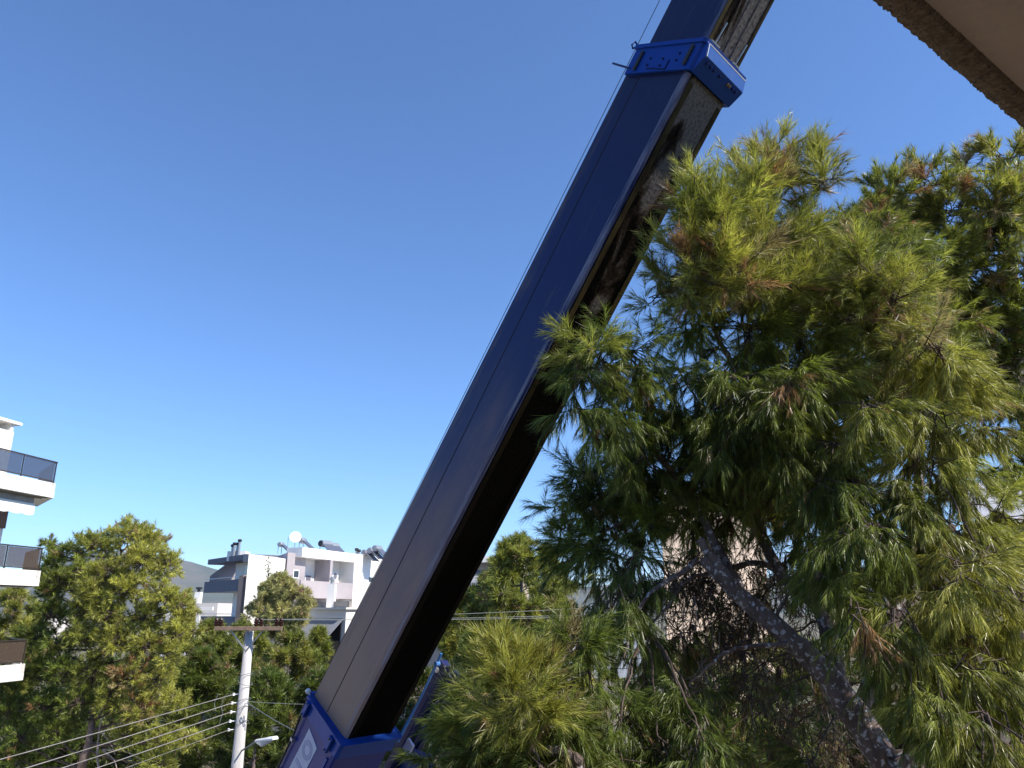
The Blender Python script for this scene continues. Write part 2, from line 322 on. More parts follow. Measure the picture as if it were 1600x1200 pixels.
# ================================================================== OWN BUILDING (behind the camera): only its balcony slab shows
eb = V(.802, .597, 0); mb = V(.597, -.802, 0)              # along the balcony edge / into the building
q0 = V(.69, 1.20, 0)                                       # a point on the outer balcony edge
own = empty('apartment_building', tuple(q0 + mb * 5), 'apartment building overhead with beige balcony soffit and rough brown plaster edge', 'building')
b = MB(); b.box(q0 + mb * 1.75 - eb * 9, eb * 12.2, mb * 9, Z * 15.5); b.build('wall', M['cream_wall'], own)
for k, zz in enumerate((CZ + 1.13, CZ - 1.75, CZ - 4.7)):
    b = MB()
    o0 = q0 + V(0, 0, zz)
    b.box(o0 + mb * .055 - eb * 6, eb * 8.9, mb * 1.69, Z * .17)
    sl = b.build('balcony_slab', M['soffit'], own)
    # rough-cast lip along the outer edge, knobbly outline
    b = MB(); n = 1500 if k == 0 else 60; L0 = 8.9
    rings = []
    for i in range(n + 1):
        t = -6 + L0 * i / n
        j = lambda a: random.uniform(-a, a) * .55 + (a * .9 if random.random() < .06 else 0)
        w0 = .0010 * math.sin(t * 3.1) + .0008 * math.sin(t * 11)
        c = o0 + eb * t
        rings.append([c + mb * (w0 + j(.004)) + Z * (.17), c + mb * (w0 - .004 + j(.004)) + Z * .06, c + mb * (w0 - .003 + j(.0035)) + Z * (-.004 + j(.003)),
                      c + mb * (w0 + .02 + j(.003)) + Z * (-.012 + j(.004)), c + mb * (w0 + .045 + j(.003)) + Z * (-.010 + j(.004)), c + mb * (w0 + .058 + j(.004)) + Z * (.006), c + mb * .08 + Z * .17])
    for a, c in zip(rings, rings[1:]): b.prism(a, c, 0, caps=False)
    b.build('rough_edge', M['rough_plaster'], sl)
b = MB(); b.box(q0 + mb * 1.5 - eb * 9.3 + Z * 15.5, eb * 12.8, mb * 9.6, Z * .3); b.build('roof', M['dirty_concrete'], own)
for t in (-6.5, -3.2, .2):
    b = MB(); c = q0 + mb * 1.745 + eb * t + Z * (CZ - 1.55); b.box(c, eb * 1.6, mb * -.03, Z * 2.2); w_ = b.build('balcony_door', M['frame_white'], own)
    b = MB(); b.box(c + eb * .1 + Z * .1 - mb * .036, eb * 1.4, mb * -.006, Z * 2.0); b.build('pane', M['window'], w_)

# ================================================================== LEFT BUILDING with balconies
eL = V(.182, .983, 0); mL = V(-.983, .182, 0); Q = V(-15.92, 26.7, 0)
eE = V(-.645, .764, 0)
left = empty('apartment_building', tuple(Q + mL * 6 - eL * 6), 'white apartment block with glass-railed balconies cut by the left edge', 'building')
b = MB(); b.box(Q + mL * 1.75 - eL * 16, eL * 15.95, mL * 10, Z * (CZ + 3.8)); b.build('wall', M['white_wall'], left)
for k in range(3):
    zt = CZ + 4.27 - 2.96 * k; zb = zt - .5
    pl = [Q - eL * 13, Q, Q + eE * 3.0, Q - eL * 13 + mL * 2.3]
    b = MB(); b.prism([p + Z * zb for p in pl], [p + Z * (zb + .2) for p in pl]); b.box(Q - eL * 13 + Z * (zb + .2), eL * 12.98, mL * .14, Z * .3)
    b.box(Q + Z * (zb + .2) - eL * .19, eL * .18, eE * 3.0, Z * .299)
    # drip groove strip
    sl = b.build('balcony_slab', M['white_wall'], left)
    b = MB(); b.box(Q - eL * 12.9 + mL * .12 + Z * (zb - .03), eL * 12.75, mL * .05, Z * .03); b.box(Q - eL * 12.9 + mL * .32 + Z * (zb - .04), eL * 12.75, mL * .1, Z * .04); b.build('drip_strip', M['dirty_concrete'], sl)
    rl = MB(); rz = zt + .72
    rl.box(Q - eL * 13 + mL * .03 + Z * rz, eL * 12.97, mL * .06, Z * .04); rl.box(Q - eL * .09 + mL * .09 + Z * rz, eL * .06, eE * 2.9, Z * .039)
    rl.box(Q - eL * 13 + mL * .04 + Z * (zt + .05), eL * 12.96, mL * .04, Z * .035); rl.box(Q - eL * .08 + mL * .09 + Z * (zt + .05), eL * .04, eE * 2.9, Z * .034)
    rail = rl.build('railing', M['frame_dark'], left)
    step = 1.45
    for i in range(9):
        t = -.06 - i * step
        b = MB(); b.box(Q + eL * (t - .02) + mL * .045 + Z * zt, eL * .04, mL * .03, Z * .72); b.build('post', M['frame_dark'], rail)
        b = MB(); b.box(Q + eL * (t - step + .05) + mL * .055 + Z * (zt + .09), eL * (step - .1), mL * .01, Z * .62); b.build('glass_pane', M['rail_glass'] if k == 0 else M['rail_glass_brown'], rail)
    for i in range(9):
        b = MB(); b.box(Q - eL * .085 + mL * .09 + eE * (.3 + i * .31) + Z * zt, eL * .03, mL * .03, Z * .719); b.build('baluster', M['frame_dark'], rail)
    for i in range(3):
        b = MB(); c = Q + mL * 1.74 - eL * (3.6 + i * 3.9) + Z * (zb + .2); b.box(c, eL * 1.9, mL * -.05, Z * 2.2); d = b.build('balcony_door', M['frame_dark'], left)
        b = MB(); b.box(c + eL * .08 + Z * .08 - mL * .055, eL * 1.74, mL * -.01, Z * 2.04); b.build('pane', M['window'], d)
# brown panel under the first slab and awning
b = MB(); b.box(Q + mL * 1.72 - eL * 6 + Z * (CZ + 2.75), eL * 5.98, mL * -.03, Z * .75); b.build('brown_band', mat('brown render', (.20, .13, .10), .9, (.16, .10, .08), 2), left)
aw = MB(); n = 60
z0 = CZ + 3.70; z1 = CZ + 3.50
for i in range(n):
    ta, tb = -8 + 7.6 * i / n, -8 + 7.6 * (i + 1) / n
    pa, pb = Q + eL * ta + mL * .32, Q + eL * tb + mL * .32
    sc = lambda t: .34 + .05 * abs(math.sin((t + .4) * math.pi / .52))
    aw.prism([pa + Z * z1, pb + Z * z1, pb + Z * (z1 - sc(tb)), pa + Z * (z1 - sc(ta))], [p + mL * .012 for p in (pa + Z * z1, pb + Z * z1, pb + Z * (z1 - sc(tb)), pa + Z * (z1 - sc(ta)))])
aw.box(Q - eL * 8 + mL * .33 + Z * z1, eL * 7.6, mL * 1.3 - Z * .0, Z * .02)
ao = aw.build('awning_cloth', M['awning_white'], left)
b = MB(); b.box(Q - eL * 8 + mL * .36 + Z * (z1 + .03), eL * 7.55, mL * .18, Z * .2); b.build('awning_cassette', M['dirty_concrete'], left)
b = MB(); b.box(Q + mL * 1.9 - eL * 1.2 + Z * (CZ + 3.8), eL * 1.0, mL * 1.0, Z * 2.35); ch = b.build('chimney', M['white_wall'], left)
b = MB(); b.box(Q + mL * 1.8 - eL * 1.3 + Z * (CZ + 6.42), eL * 1.3, mL * 1.25, Z * .1)
for s_ in (0, 1): b.box(Q + mL * 1.92 - eL * (1.15 - .8 * s_) + Z * (CZ + 6.15), eL * .12, mL * .9, Z * .27)
b.build('chimney_cap', M['white_wall'], ch)

# ================================================================== MIDDLE WHITE BUILDING
eB = V(.354, .935, 0); mB = V(-.935, .354, 0)           # facade direction (away), into the building
P0 = at(473, 855, 62); PB = V(P0.x, P0.y, 0); ROOF = P0.z
mid = empty('apartment_building', tuple(PB + mB * 5 + eB * 8), 'white modern apartment block with mauve balconies and solar heaters on its roof', 'building')
def B(px, py): return on_plane(px, py, PB, eB)
t_b0, _ = B(481, 880); t_b1, _ = B(553, 890)
z_sof = B(481, 871)[1]; z_par = B(512, 909)[1]; z_slab = B(512, 935)[1]
D = 1.5
b = MB()
Lf = 34
b.prism([PB + mB * D, PB + mB * D + eB * Lf, PB + mB * 12 + eB * Lf, PB + mB * (D + 2.2) + eB * 7], [p + Z * (ROOF - .02) for p in (PB + mB * D, PB + mB * D + eB * Lf, PB + mB * 12 + eB * Lf, PB + mB * (D + 2.2) + eB * 7)])                     # core set back behind the bays
b.build('wall', M['white_wall'], mid)
b = MB()
b.box(PB + Z * z_sof, eB * Lf, mB * D, Z * (ROOF - z_sof))                 # white band over the bays
b.box(PB + eB * t_b1, eB * (Lf - t_b1), mB * D, Z * z_sof)                 # solid white bay at the right
b.build('front_wall', M['white_wall'], mid)
tm = (t_b0 + t_b1) / 2 - .1
b = MB(); b.box(PB + eB * (tm - .18) + Z * 0 - mB * .02, eB * .36, mB * (D - .02), Z * z_sof); b.build('pillar', M['mauve'], mid)
for zz in (0, -3.05, -6.1):
    b = MB(); b.box(PB + eB * .06 - mB * .04 + Z * (z_slab + zz), eB * (t_b1 - .1), mB * .16, Z * (z_par - z_slab)); b.build('parapet', M['mauve'], mid)
    b = MB(); b.box(PB + eB * .06 + mB * .13 + Z * (z_slab + zz), eB * (t_b1 - .12), mB * (D - .14), Z * .2); b.build('balcony_floor', M['white_wall'], mid)
    for (ta, tb, ha, hb, mm) in ((.55, .80, .25, 1.9, 'slate'), (.08, .36, .25, 2.2, 'window')):
        for kx in (0, 1):
            s0 = t_b0 + (tm - t_b0) * (1 if kx else 0); w = (t_b1 - tm) if kx else (tm - t_b0)
            b = MB(); b.box(PB + mB * (D - .01) + eB * (s0 + w * ta) + Z * (z_slab + zz + ha), eB * w * (tb - ta), mB * -.05, Z * (hb - ha)); f_ = b.build('window', M['frame_white'], mid)
            b = MB(); b.box(PB + mB * (D - .07) + eB * (s0 + w * ta + .08) + Z * (z_slab + zz + ha + .08), eB * (w * (tb - ta) - .16), mB * -.01, Z * (hb - ha - .16)); b.build('pane', M[mm], f_)
# air conditioner in right bay
ta, za = B(538, 898)
b = MB(); b.box(PB + mB * (D - .4) + eB * (tm + (t_b1 - tm) * .55) + Z * (z_par + .25), eB * .9, mB * .35, Z * .65); ac = b.build('air_conditioner', M['frame_white'], mid)
b = MB(); b.lathe([(.26, 0), (.26, .02)], PB + mB * (D - .4) + eB * (tm + (t_b1 - tm) * .55 + .4) + Z * (z_par + .57), -mB, 14); b.build('fan_grille', M['slate'], ac)
# small window in the right white bay
tw0, zw0 = B(575, 900); tw1, zw1 = B(592, 912)
b = MB(); b.box(PB + eB * tw0 - mB * .03 + Z * zw1, eB * 2.6, mB * .06, Z * (zw0 - zw1)); f_ = b.build('window', M['frame_white'], mid)
b = MB(); b.box(PB + eB * (tw0 + .1) - mB * .04 + Z * (zw1 + .1), eB * 2.4, mB * .01, Z * (zw0 - zw1 - .2)); b.build('pane', M['window'], f_)
# mauve box in front
g0 = at(450, 863, 61.3); g1 = at(479, 861, 63.6); g2 = at(428, 874, 67.5); zg = g0.z
b = MB()
ring = [V(g0.x, g0.y, 0), V(g1.x, g1.y, 0), V(g1.x, g1.y, 0) + (V(g2.x - g0.x, g2.y - g0.y, 0)) * 1.4, V(g0.x, g0.y, 0) + V(g2.x - g0.x, g2.y - g0.y, 0) * 1.4]
b.prism(ring, [p + Z * zg for p in ring], [1, 1, 1, 1]); b.build('stair_tower', [M['white_wall'], M['mauve']], mid)
eg = (ring[1] - ring[0]).normalized(); ng = V(eg.y, -eg.x, 0)
tw, zw = on_plane(458, 890, ring[0], eg); tw2, zw2 = on_plane(466, 904, ring[0], eg)
b = MB(); b.box(ring[0] + eg * tw + ng * .05 + Z * zw2, eg * (tw2 - tw), ng * -.08, Z * (zw - zw2)); f_ = b.build('window', M['frame_white'], mid)
b = MB(); b.box(ring[0] + eg * (tw + .07) + ng * .056 + Z * (zw2 + .08), eg * (tw2 - tw - .14), ng * -.02, Z * (zw - zw2 - .16)); b.build('pane', M['window'], f_)
# white gable wall to the left of it
h0 = at(389, 865.5, 56.0); h1 = at(432, 864, 59.5)
ring = [V(h0.x, h0.y, 0), V(h1.x, h1.y, 0), V(h1.x, h1.y, 0) + V(.1, 1, 0) * 9, V(h0.x, h0.y, 0) + V(-.05, 1, 0) * 10]
b = MB(); b.prism(ring, [p + Z * h0.z for p in ring]); b.build('gable_wall', M['white_wall'], mid)
# left wing: overhang, balconies
w0 = at(389, 866, 65.6); w1 = at(325, 876, 73.5); W0 = V(w0.x, w0.y, 0); eW = (V(w1.x, w1.y, 0) - W0).normalized(); nW = V(-eW.y, eW.x, 0)
if nW.dot(-W0) < 0: nW = -nW
def Wp(px, py): return on_plane(px, py, W0, eW)
LW = (V(w1.x, w1.y, 0) - W0).length
zt, zb_ = Wp(375, 867)[1], Wp(375, 875.5)[1]
b = MB(); b.box(W0 + eW * .5 - nW * 3 + Z * zb_, eW * (LW - .5), nW * 3, Z * (zt - zb_)); b.build('roof_overhang', M['slate'], mid)
b = MB(); b.box(W0 + eW * -.2 - nW * .01 + Z * (zb_ - .2), eW * 1.2, nW * .1, Z * (zt - zb_ + .1)); b.build('overhang_end', M['mauve'], mid)
b = MB(); b.box(W0 + eW * .3 - nW * 6 + Z * 0, eW * (LW * .62), nW * 4.6, Z * zb_); b.build('wing_wall', M['white_wall'], mid)
pz1, pz0 = Wp(360, 906)[1], Wp(360, 924)[1]
for zz in (0, -3.05, -6.1):
    b = MB(); b.box(W0 + eW * 1.2 - nW * .15 + Z * (pz0 + zz), eW * (LW + .3 - 1.2), nW * .15, Z * (pz1 - pz0)); b.box(W0 + eW * (LW - .1 + .25) - nW * 3 + Z * (pz0 + zz), eW * .15, nW * 2.84, Z * (pz1 - pz0)); b.build('parapet', M['slate'], mid)
    b = MB(); b.box(W0 + eW * 1.2 - nW * 3 + Z * (pz0 + zz), eW * (LW - 1.1), nW * 2.84, Z * .18); b.build('balcony_floor', M['white_wall'], mid)
    b = MB(); b.tube([W0 + eW * 1.3 - nW * .07 + Z * (pz1 + zz + .22), W0 + eW * (LW + .2) - nW * .07 + Z * (pz1 + zz + .22)], .03, 6); b.build('hand_rail', M['frame_white'], mid)
    for (ta, tb, hh, zlo) in ((.9, 1.7, 1.5, 1.1), (2.7, 4.2, 2.0, .25)):
        b = MB(); b.box(W0 + eW * ta - nW * 1.41 + Z * (pz0 + zz + zlo), eW * (tb - ta), nW * .05, Z * hh); f_ = b.build('window', M['frame_white'], mid)
        b = MB(); b.box(W0 + eW * (ta + .1) - nW * 1.355 + Z * (pz0 + zz + zlo + .1), eW * (tb - ta - .2), nW * .01, Z * (hh - .2)); b.build('pane', M['window'], f_)
b = MB(); b.box(W0 + eW * .35 - nW * .6 + Z * 0, eW * 1.0, nW * .75, Z * (pz1 + .25)); b.build('terracotta_pillar', M['terracotta'], mid)
b = MB(); b.box(W0 + eW * -.15 - nW * .6, eW * .48, nW * .70, Z * (pz1 + .2)); b.build('dark_pillar', mat('dark brown render', (.13, .10, .10), .9), mid)
# side stub wall with grey panel beyond the balconies
b = MB(); s0 = W0 + eW * (LW + .1) - nW * 3; b.prism([s0 + Z * pz1, s0 + nW * 2.6 + Z * pz1, s0 + nW * 2.6 + Z * (pz1 + .55), s0 + nW * 1.2 + Z * (pz1 + 1.7), s0 + Z * (pz1 + 1.5)], [p + eW * .12 for p in (s0 + Z * pz1, s0 + nW * 2.6 + Z * pz1, s0 + nW * 2.6 + Z * (pz1 + .55), s0 + nW * 1.2 + Z * (pz1 + 1.7), s0 + Z * (pz1 + 1.5))]); b.build('screen_wall', M['mauve'], mid)

# roof things (each its own thing)
def heater(px, py, depth, label, az=20, tank=.27, length=1.15, dark=False):
    base = at(px, py, depth); z_roof = base.z - .75
    th = empty('solar_water_heater', (base.x, base.y, z_roof), label, 'solar heater', 'solar water heaters on the roof')
    a = V(math.sin(R(az)), math.cos(R(az)), 0); s_ = V(a.y, -a.x, 0); c = V(base.x, base.y, base.z)
    b = MB(); b.lathe([(tank * .75, 0), (tank, .05), (tank, length - .05), (tank * .75, length)], c - a * length / 2, a, 14); b.build('tank', M['steel'] if not dark else M['steel'], th, smooth=False)
    b = MB(); b.lathe([(tank * .9, 0), (tank * .9, .03)], c - a * (length / 2 + .03), a, 14); b.build('tank_end', M['black_metal'] if dark else M['roof_grey'], th)
    b = MB(); p = c + s_ * .2 - Z * .05 - a * length * .55; b.box(p, a * length * 1.0, (s_ * .85 - Z * .7), (Z * 1.25 + s_).normalized() * .06); pn = b.build('panel', M['collector'], th)
    b = MB()
    for q in (-.45, .45):
        b.tube([c + a * q * length - s_ * .1, V((c + a * q * length - s_ * .1).x, (c + a * q * length - s_ * .1).y, z_roof)], .03, 5)
        b.tube([c + a * q * length + s_ * .1, (c + a * q * length + s_ * 1.05 - Z * .78)], .035, 5)
    b.build('stand', M['steel'], th)
    return th
heater(439.5, 851, 66, 'small solar water heater left of the white satellite dish', 15, .2, .6)
heater(473, 845, 65, 'solar water heater just right of the white satellite dish', 15, .24, .7)
heater(509, 850, 67, 'solar water heater with a dark tank end above the balconies', 28, .29, 1.3, True)
heater(521, 853, 68, 'solar water heater beside the dark-ended one above the balconies', 28, .27, 1.2)
heater(573, 864, 71, 'left of three solar water heaters beside the crane boom', 25, .27, 1.0)
heater(582, 861, 71, 'middle of three solar water heaters beside the crane boom', 25, .28, 1.0)
heater(590, 857.5, 71, 'right of three solar water heaters beside the crane boom', 25, .29, 1.0)
d0 = at(461.5, 839.5, 64)
dish = empty('satellite_dish', (d0.x, d0.y, ROOF), 'round white satellite dish on a mast on the white roof', 'satellite dish')
ax = V(.35, -.9, .25).normalized()
b = MB(); pr = [(.02, 0), (.2, .012), (.35, .04), (.46, .085), (.47, .10), (.46, .10), (.35, .055), (.2, .03), (.02, .02)]; b.lathe(pr, d0, ax, 20); b.build('reflector', M['frame_white'], dish, smooth=True)
b = MB(); b.tube([d0 - ax * .05, V(d0.x, d0.y + .05, ROOF - .3)], .03, 6); b.tube([d0 - Z * .4 + ax * .1, d0 + ax * .55], .015, 5); b.build('mast', M['steel'], dish)
b = MB(); b.tube([d0 + V(-.6, .1, .1), V(d0.x - .6, d0.y + .1, ROOF - .3)], .022, 5); b.build('aerial_post', M['steel'], dish)
def flue(px, py, depth, hgt, label, g):
    p = at(px, py, depth); o = empty('flue_pipe', (p.x, p.y, p.z - hgt), label, 'flue', g)
    b = MB(); b.lathe([(.11, 0), (.11, hgt - .2)], (p.x, p.y, p.z - hgt), Z, 10); b.build('pipe', M['steel'], o)
    b = MB(); b.lathe([(.06, -.25), (.14, -.2), (.19, -.1), (.17, 0), (.05, .04)], p, Z, 10); b.build('cowl', M['black_metal'], o)
flue(375, 843, 69, 1.6, 'tallest roof flue with a black cowl at the right of its cluster', 'roof flues')
flue(372, 848, 69.2, 1.3, 'metal roof flue second from the right of its cluster', 'roof flues')
flue(367, 848, 69, 1.3, 'metal roof flue second from the left of its cluster', 'roof flues')
flue(364, 851, 69.3, 1.1, 'shortest roof flue at the left of its cluster', 'roof flues')
flue(557.5, 857, 70, 1.0, 'left of two short flues between the solar heaters', 'roof flues')
flue(561, 859, 70, .8, 'right of two short flues between the solar heaters', 'roof flues')
c = at(371, 866, 69.5); b = MB(); b.box((c.x - .8, c.y - .3, c.z - .6), V(1.6, 0, 0), V(0, 1.2, 0), Z * .85); o = b.build('flue_base', M['white_wall'], mid)

# ================================================================== LOW WHITE BUILDING with grey awning in front of it
l0 = at(541, 952, 55); L_0 = V(l0.x, l0.y, 0); zL = l0.z
low = empty('low_building', tuple(L_0), 'low white building with a dark grey awning half behind the boom', 'building')
eF = V(-.80, .60, 0).normalized(); nF = V(-.6, -.8, 0)   # shaded front runs away to the left
if nF.dot(-L_0) < 0: nF = -nF
b = MB(); b.box(L_0 - eF * 0, eF * 9, V(.55, .84, 0) * 9, Z * zL); b.build('wall', M['white_wall'], low)
b = MB(); b.box(L_0 - V(.55, .84, 0) * .2 + eF * .0 - eF * .2 + Z * zL, eF * 9.4, V(.55, .84, 0) * 9.4, Z * .12); b.build('roof_slab', M['white_wall'], low)
b = MB(); b.box(L_0 + V(.55, .84, 0) * .8 + eF * .6 + Z * (zL + .121), eF * 8, V(.55, .84, 0) * .25, Z * .42); b.build('roof_parapet', M['dirty_concrete'], low)
b = MB(); a0 = L_0 + eF * .15 + nF * .02; zA = zL - .62
b.prism([a0 + Z * zA, a0 + eF * 6 + Z * zA, a0 + eF * 6 + nF * 1.5 + Z * (zA - 1.35), a0 + nF * 1.5 + Z * (zA - 1.35)], [p + Z * .03 for p in (a0 + Z * zA, a0 + eF * 6 + Z * zA, a0 + eF * 6 + nF * 1.5 + Z * (zA - 1.35), a0 + nF * 1.5 + Z * (zA - 1.35))])
for i in range(40):
    p = a0 + nF * 1.5 + eF * (6 * i / 40) + Z * (zA - 1.35); b.prism([p, p + eF * .15, p + eF * .13 - Z * .2, p + eF * .02 - Z * .2], [q + nF * .01 for q in (p, p + eF * .15, p + eF * .13 - Z * .2, p + eF * .02 - Z * .2)])
b.build('awning', M['awning_grey'], low)
b = MB(); b.box(L_0 + eF * .4 + nF * .02 + Z * (zL - 4), eF * 5.5, nF * .03, Z * 3.1); f_ = b.build('window', M['frame_dark'], low)
b = MB(); b.box(L_0 + eF * .5 + nF * .051 + Z * (zL - 3.9), eF * 5.3, nF * .01, Z * 2.9); b.build('pane', M['window'], f_)
c = at(515.5, 944, 57); b = MB(); b.box((c.x - .27, c.y, c.z - .6), V(.55, 0, 0), V(0, .5, 0), Z * 2.0); ch = b.build('chimney', M['white_wall'], low)
b = MB(); b.lathe([(.12, 0), (.12, .25), (.2, .3), (.2, .42), (.08, .5)], (c.x, c.y + .25, c.z + 1.4), Z, 10); b.build('chimney_cowl', M['steel'], ch)

# ================================================================== BUILDING right of the boom, with scalloped grey awning
r0 = at(690, 884, 48); 
rb = empty('apartment_building', (r0.x + 2, r0.y, 0), 'pale building with a grey scalloped awning between boom and pines', 'building')
zR = at(765, 880, 48).z
b = MB(); b.box((r0.x - 1.5, 48, 0), V(5.5, 0, 0), V(1.5, 10, 0), Z * zR); b.build('wall', M['cream_wall'], rb)
b = MB(); b.box((r0.x - 1.7, 47.0, zR), V(5.9, 0, 0), V(1.5, 11, 0), Z * .35); b.build('roof_slab', M['white_wall'], rb)
b = MB(); za0, za1 = at(735, 891, 47.9).z, at(735, 911, 46.6).z
pA = [V(r0.x - 1.4, 47.95, za0), V(r0.x + 3.6, 47.95, za0), V(r0.x + 3.6, 46.6, za1), V(r0.x - 1.4, 46.6, za1)]
b.prism(pA, [p + Z * .03 for p in pA])
for i in range(20):
    p = V(r0.x - 1.4 + 5.0 * i / 20, 46.6, za1); b.prism([p, p + V(.25, 0, 0), p + V(.2, 0, -.2), p + V(.05, 0, -.2)], [q + V(0, .01, 0) for q in (p, p + V(.25, 0, 0), p + V(.2, 0, -.2), p + V(.05, 0, -.2))])
b.build('awning', M['awning_grey'], rb)
zs = at(735, 931, 46.4).z
b = MB(); b.box((r0.x - 1.5, 46.4, zs - .9), V(5.5, 0, 0), V(0, 1.59, 0), Z * .9); b.build('balcony', M['block_blue'], rb)
b = MB(); b.box((r0.x - 1.55, 46.3, zs + .002), V(5.6, 0, 0), V(0, .25, 0), Z * .12); b.build('balcony_ledge', M['white_wall'], rb)

# beige block behind the big pine, and neighbours at the right
bb = at(1032, 800, 26); be = at(1200, 800, 26)
hb = empty('apartment_building', (bb.x, bb.y, 0), 'sunlit beige building wall glimpsed through the big pine', 'building')
zt = at(1100, 775, 26).z
dw = V(math.sin(R(55)), math.cos(R(55)), 0); nw = V(.32, .95, 0)
b = MB(); b.box((bb.x, 26, 0), dw * 5.2, nw * 7, Z * zt); b.build('wall', M['cream_wall'], hb)
b = MB(); b.box(V(bb.x, 26, zt) - dw * .25 - nw * .25, dw * 5.7, nw * 7.5, Z * .25); b.build('roof_slab', M['white_wall'], hb)
# pale block wall, low left of the pine
wa = at(880, 986, 24); wb = at(1015, 984, 25); zt = wa.z
bw = empty('block_wall', (wa.x, wa.y, 0), 'bluish painted block wall glimpsed under the pine boughs', 'wall')
dx = V(wb.x - wa.x, wb.y - wa.y, 0); ln = dx.length; dx.normalize(); nn = V(dx.y, -dx.x, 0)
b = MB(); b.box(V(wa.x, wa.y, 0), dx * ln, nn * -.3, Z * (zt - .01)); b.build('wall_core', M['dirty_concrete'], bw)
proto = None
for r_ in range(5):
    k = 0; t = -.35 if r_ % 2 else 0
    while t < ln - .1:
        a = max(t, 0); e_ = min(t + .69, ln)
        if e_ - a > .1:
            b = MB(); b.box(V(wa.x, wa.y, 0) + dx * a + nn * (.002 + random.uniform(0, .012)) + Z * (zt - .27 * (r_ + 1)), dx * (e_ - a - .02), nn * .04, Z * .25); b.build('block', M['block_blue'], bw)
        t += .7
# grey roofed house at the right edge
g0 = at(1545, 822, 20)
gh = empty('house', (g0.x, 20, 0), 'house with a grey roof sheet at the right edge behind the pine', 'house')
b = MB(); b.box((g0.x + .4, 20, 0), V(8, 0, 0), V(0, 7, 0), Z * (g0.z - .12)); b.build('wall', M['cream_wall'], gh)
b = MB(); zr = g0.z; zt = at(1560, 757, 24).z
rp = [V(g0.x - .1, 19.6, zr), V(g0.x + 9, 19.6, zr), V(g0.x + 9, 24, zt), V(g0.x + .2, 24, zt)]
b.prism(rp, [p + Z * .06 for p in rp]); b.build('roof', M['roof_grey'], gh)
b = MB(); b.box((g0.x - .15, 19.52, zr - .14), V(9.2, 0, 0), V(0, .078, 0), Z * .15); b.build('gutter', M['frame_dark'], gh)
# white pergola beside the left pine, and far houses
pg = at(297, 951, 50); 
pe = empty('pergola', (pg.x, 50, 0), 'small white pergola frame just right of the left pine', 'pergola')
b = MB(); b.box((pg.x - 1.6, 50, pg.z - .1), V(3, 0, 0), V(0, .2, 0), Z * .22); b.build('beam', M['white_wall'], pe)
b = MB(); b.box((pg.x + .42, 50.01, 0), V(.22, 0, 0), V(0, .18, 0), Z * (pg.z - .101)); b.build('post', M['white_wall'], pe)
b = MB(); b.box((pg.x - 1.5, 50.01, 0), V(.22, 0, 0), V(0, .18, 0), Z * (pg.z - .101)); b.build('post', M['white_wall'], pe)
c = at(303, 926, 95); ch = empty('house', (c.x, 95, 0), 'far house with a white chimney under the hill', 'house')
b = MB(); b.box((c.x - 2, 95, 0), V(5, 0, 0), V(0, 5, 0), Z * (c.z - 1.2)); b.build('wall', M['far_city'], ch)
b = MB(); b.box((c.x - .3, 96, c.z - 1.2), V(.7, 0, 0), V(0, .7, 0), Z * 1.3); cc = b.build('chimney', M['white_wall'], ch)
b = MB(); b.lathe([(.2, 0), (.2, .3), (.4, .35), (.4, .55), (.1, .6)], (c.x + .05, 96.35, c.z + .1), Z, 8); b.build('cowl', M['black_metal'], cc)
far_spots = [(58, 962, 150), (66, 958, 170), (75, 966, 160), (84, 960, 180), (70, 972, 140), (88, 970, 150), (95, 964, 190), (54, 972, 145)]
for k, (px, py, dp) in enumerate(far_spots):
    c = at(px, py, dp); w = random.uniform(.8, 1.6)
    th = empty('house', (c.x, c.y, 0), 'small far white house seen through a gap in the left pine', 'house', 'far houses in the valley')
    b = MB(); b.box((c.x - w / 2, c.y, 0), V(w, 0, 0), V(0, 4, 0), Z * c.z); b.build('wall', M['far_city'], th)
    b = MB(); b.box((c.x - w / 2 - .1, c.y - .1, c.z), V(w + .2, 0, 0), V(0, 4.2, 0), Z * .15); b.build('roof', M['white_wall'], th)

# ================================================================== THE CRANE
BD = V(.44974677, -.41317959, .79183992); BN = V(-.58311891, .53570775, .61072869); BS = V(.67653542, .7364101, 0)
BP = V(-1.9114, 9.5042, CZ - 1.4291); BH, BW, BL = .789, .70, 8.014
LOC = Matrix(((BD.x, BS.x, BN.x, BP.x), (BD.y, BS.y, BN.y, BP.y), (BD.z, BS.z, BN.z, BP.z), (0, 0, 0, 1)))
foot = BP - BD * 7.6
crane = empty('mobile_crane', (foot.x, foot.y, 0), 'blue mobile crane whose long telescopic boom slants across the sky', 'crane')
def lb(mb_, name, mats, parent=None, smooth=False, bevel=0):      # MB in boom coordinates: x along, y across, z up-normal
    o = mb_.build(name, mats, None, smooth, bevel)
    p = parent or crane
    o.parent = p; o.matrix_parent_inverse = wmat(p).inverted(); o.matrix_basis = LOC
    return o
def section(d0, d1, y0, y1, z0, z1, ch=.035):
    prof = [(y0, z0 + ch * 2.2), (y0, z0 + (z1 - z0) * .5), (y0, z1 - .006), (y0 + .006, z1), (y1 - ch, z1), (y1, z1 - ch), (y1, z0 + ch), (y1 - ch, z0), (y0 + ch * .9, z0), (y0 + ch * .25, z0 + ch * .7)]
    m = [0, 0, 0, 0, 0, 0, 0, 1, 2, 2]
    b = MB(); n = 24
    for i in range(n):
        xa, xb = d0 + (d1 - d0) * i / n, d0 + (d1 - d0) * (i + 1) / n
        b.prism([(xa, y, z) for y, z in prof], [(xb, y, z) for y, z in prof], m, caps=False)
    b.poly([(d1, y, z) for y, z in prof]); b.poly([(d0, y, z) for y, z in prof][::-1])
    return b
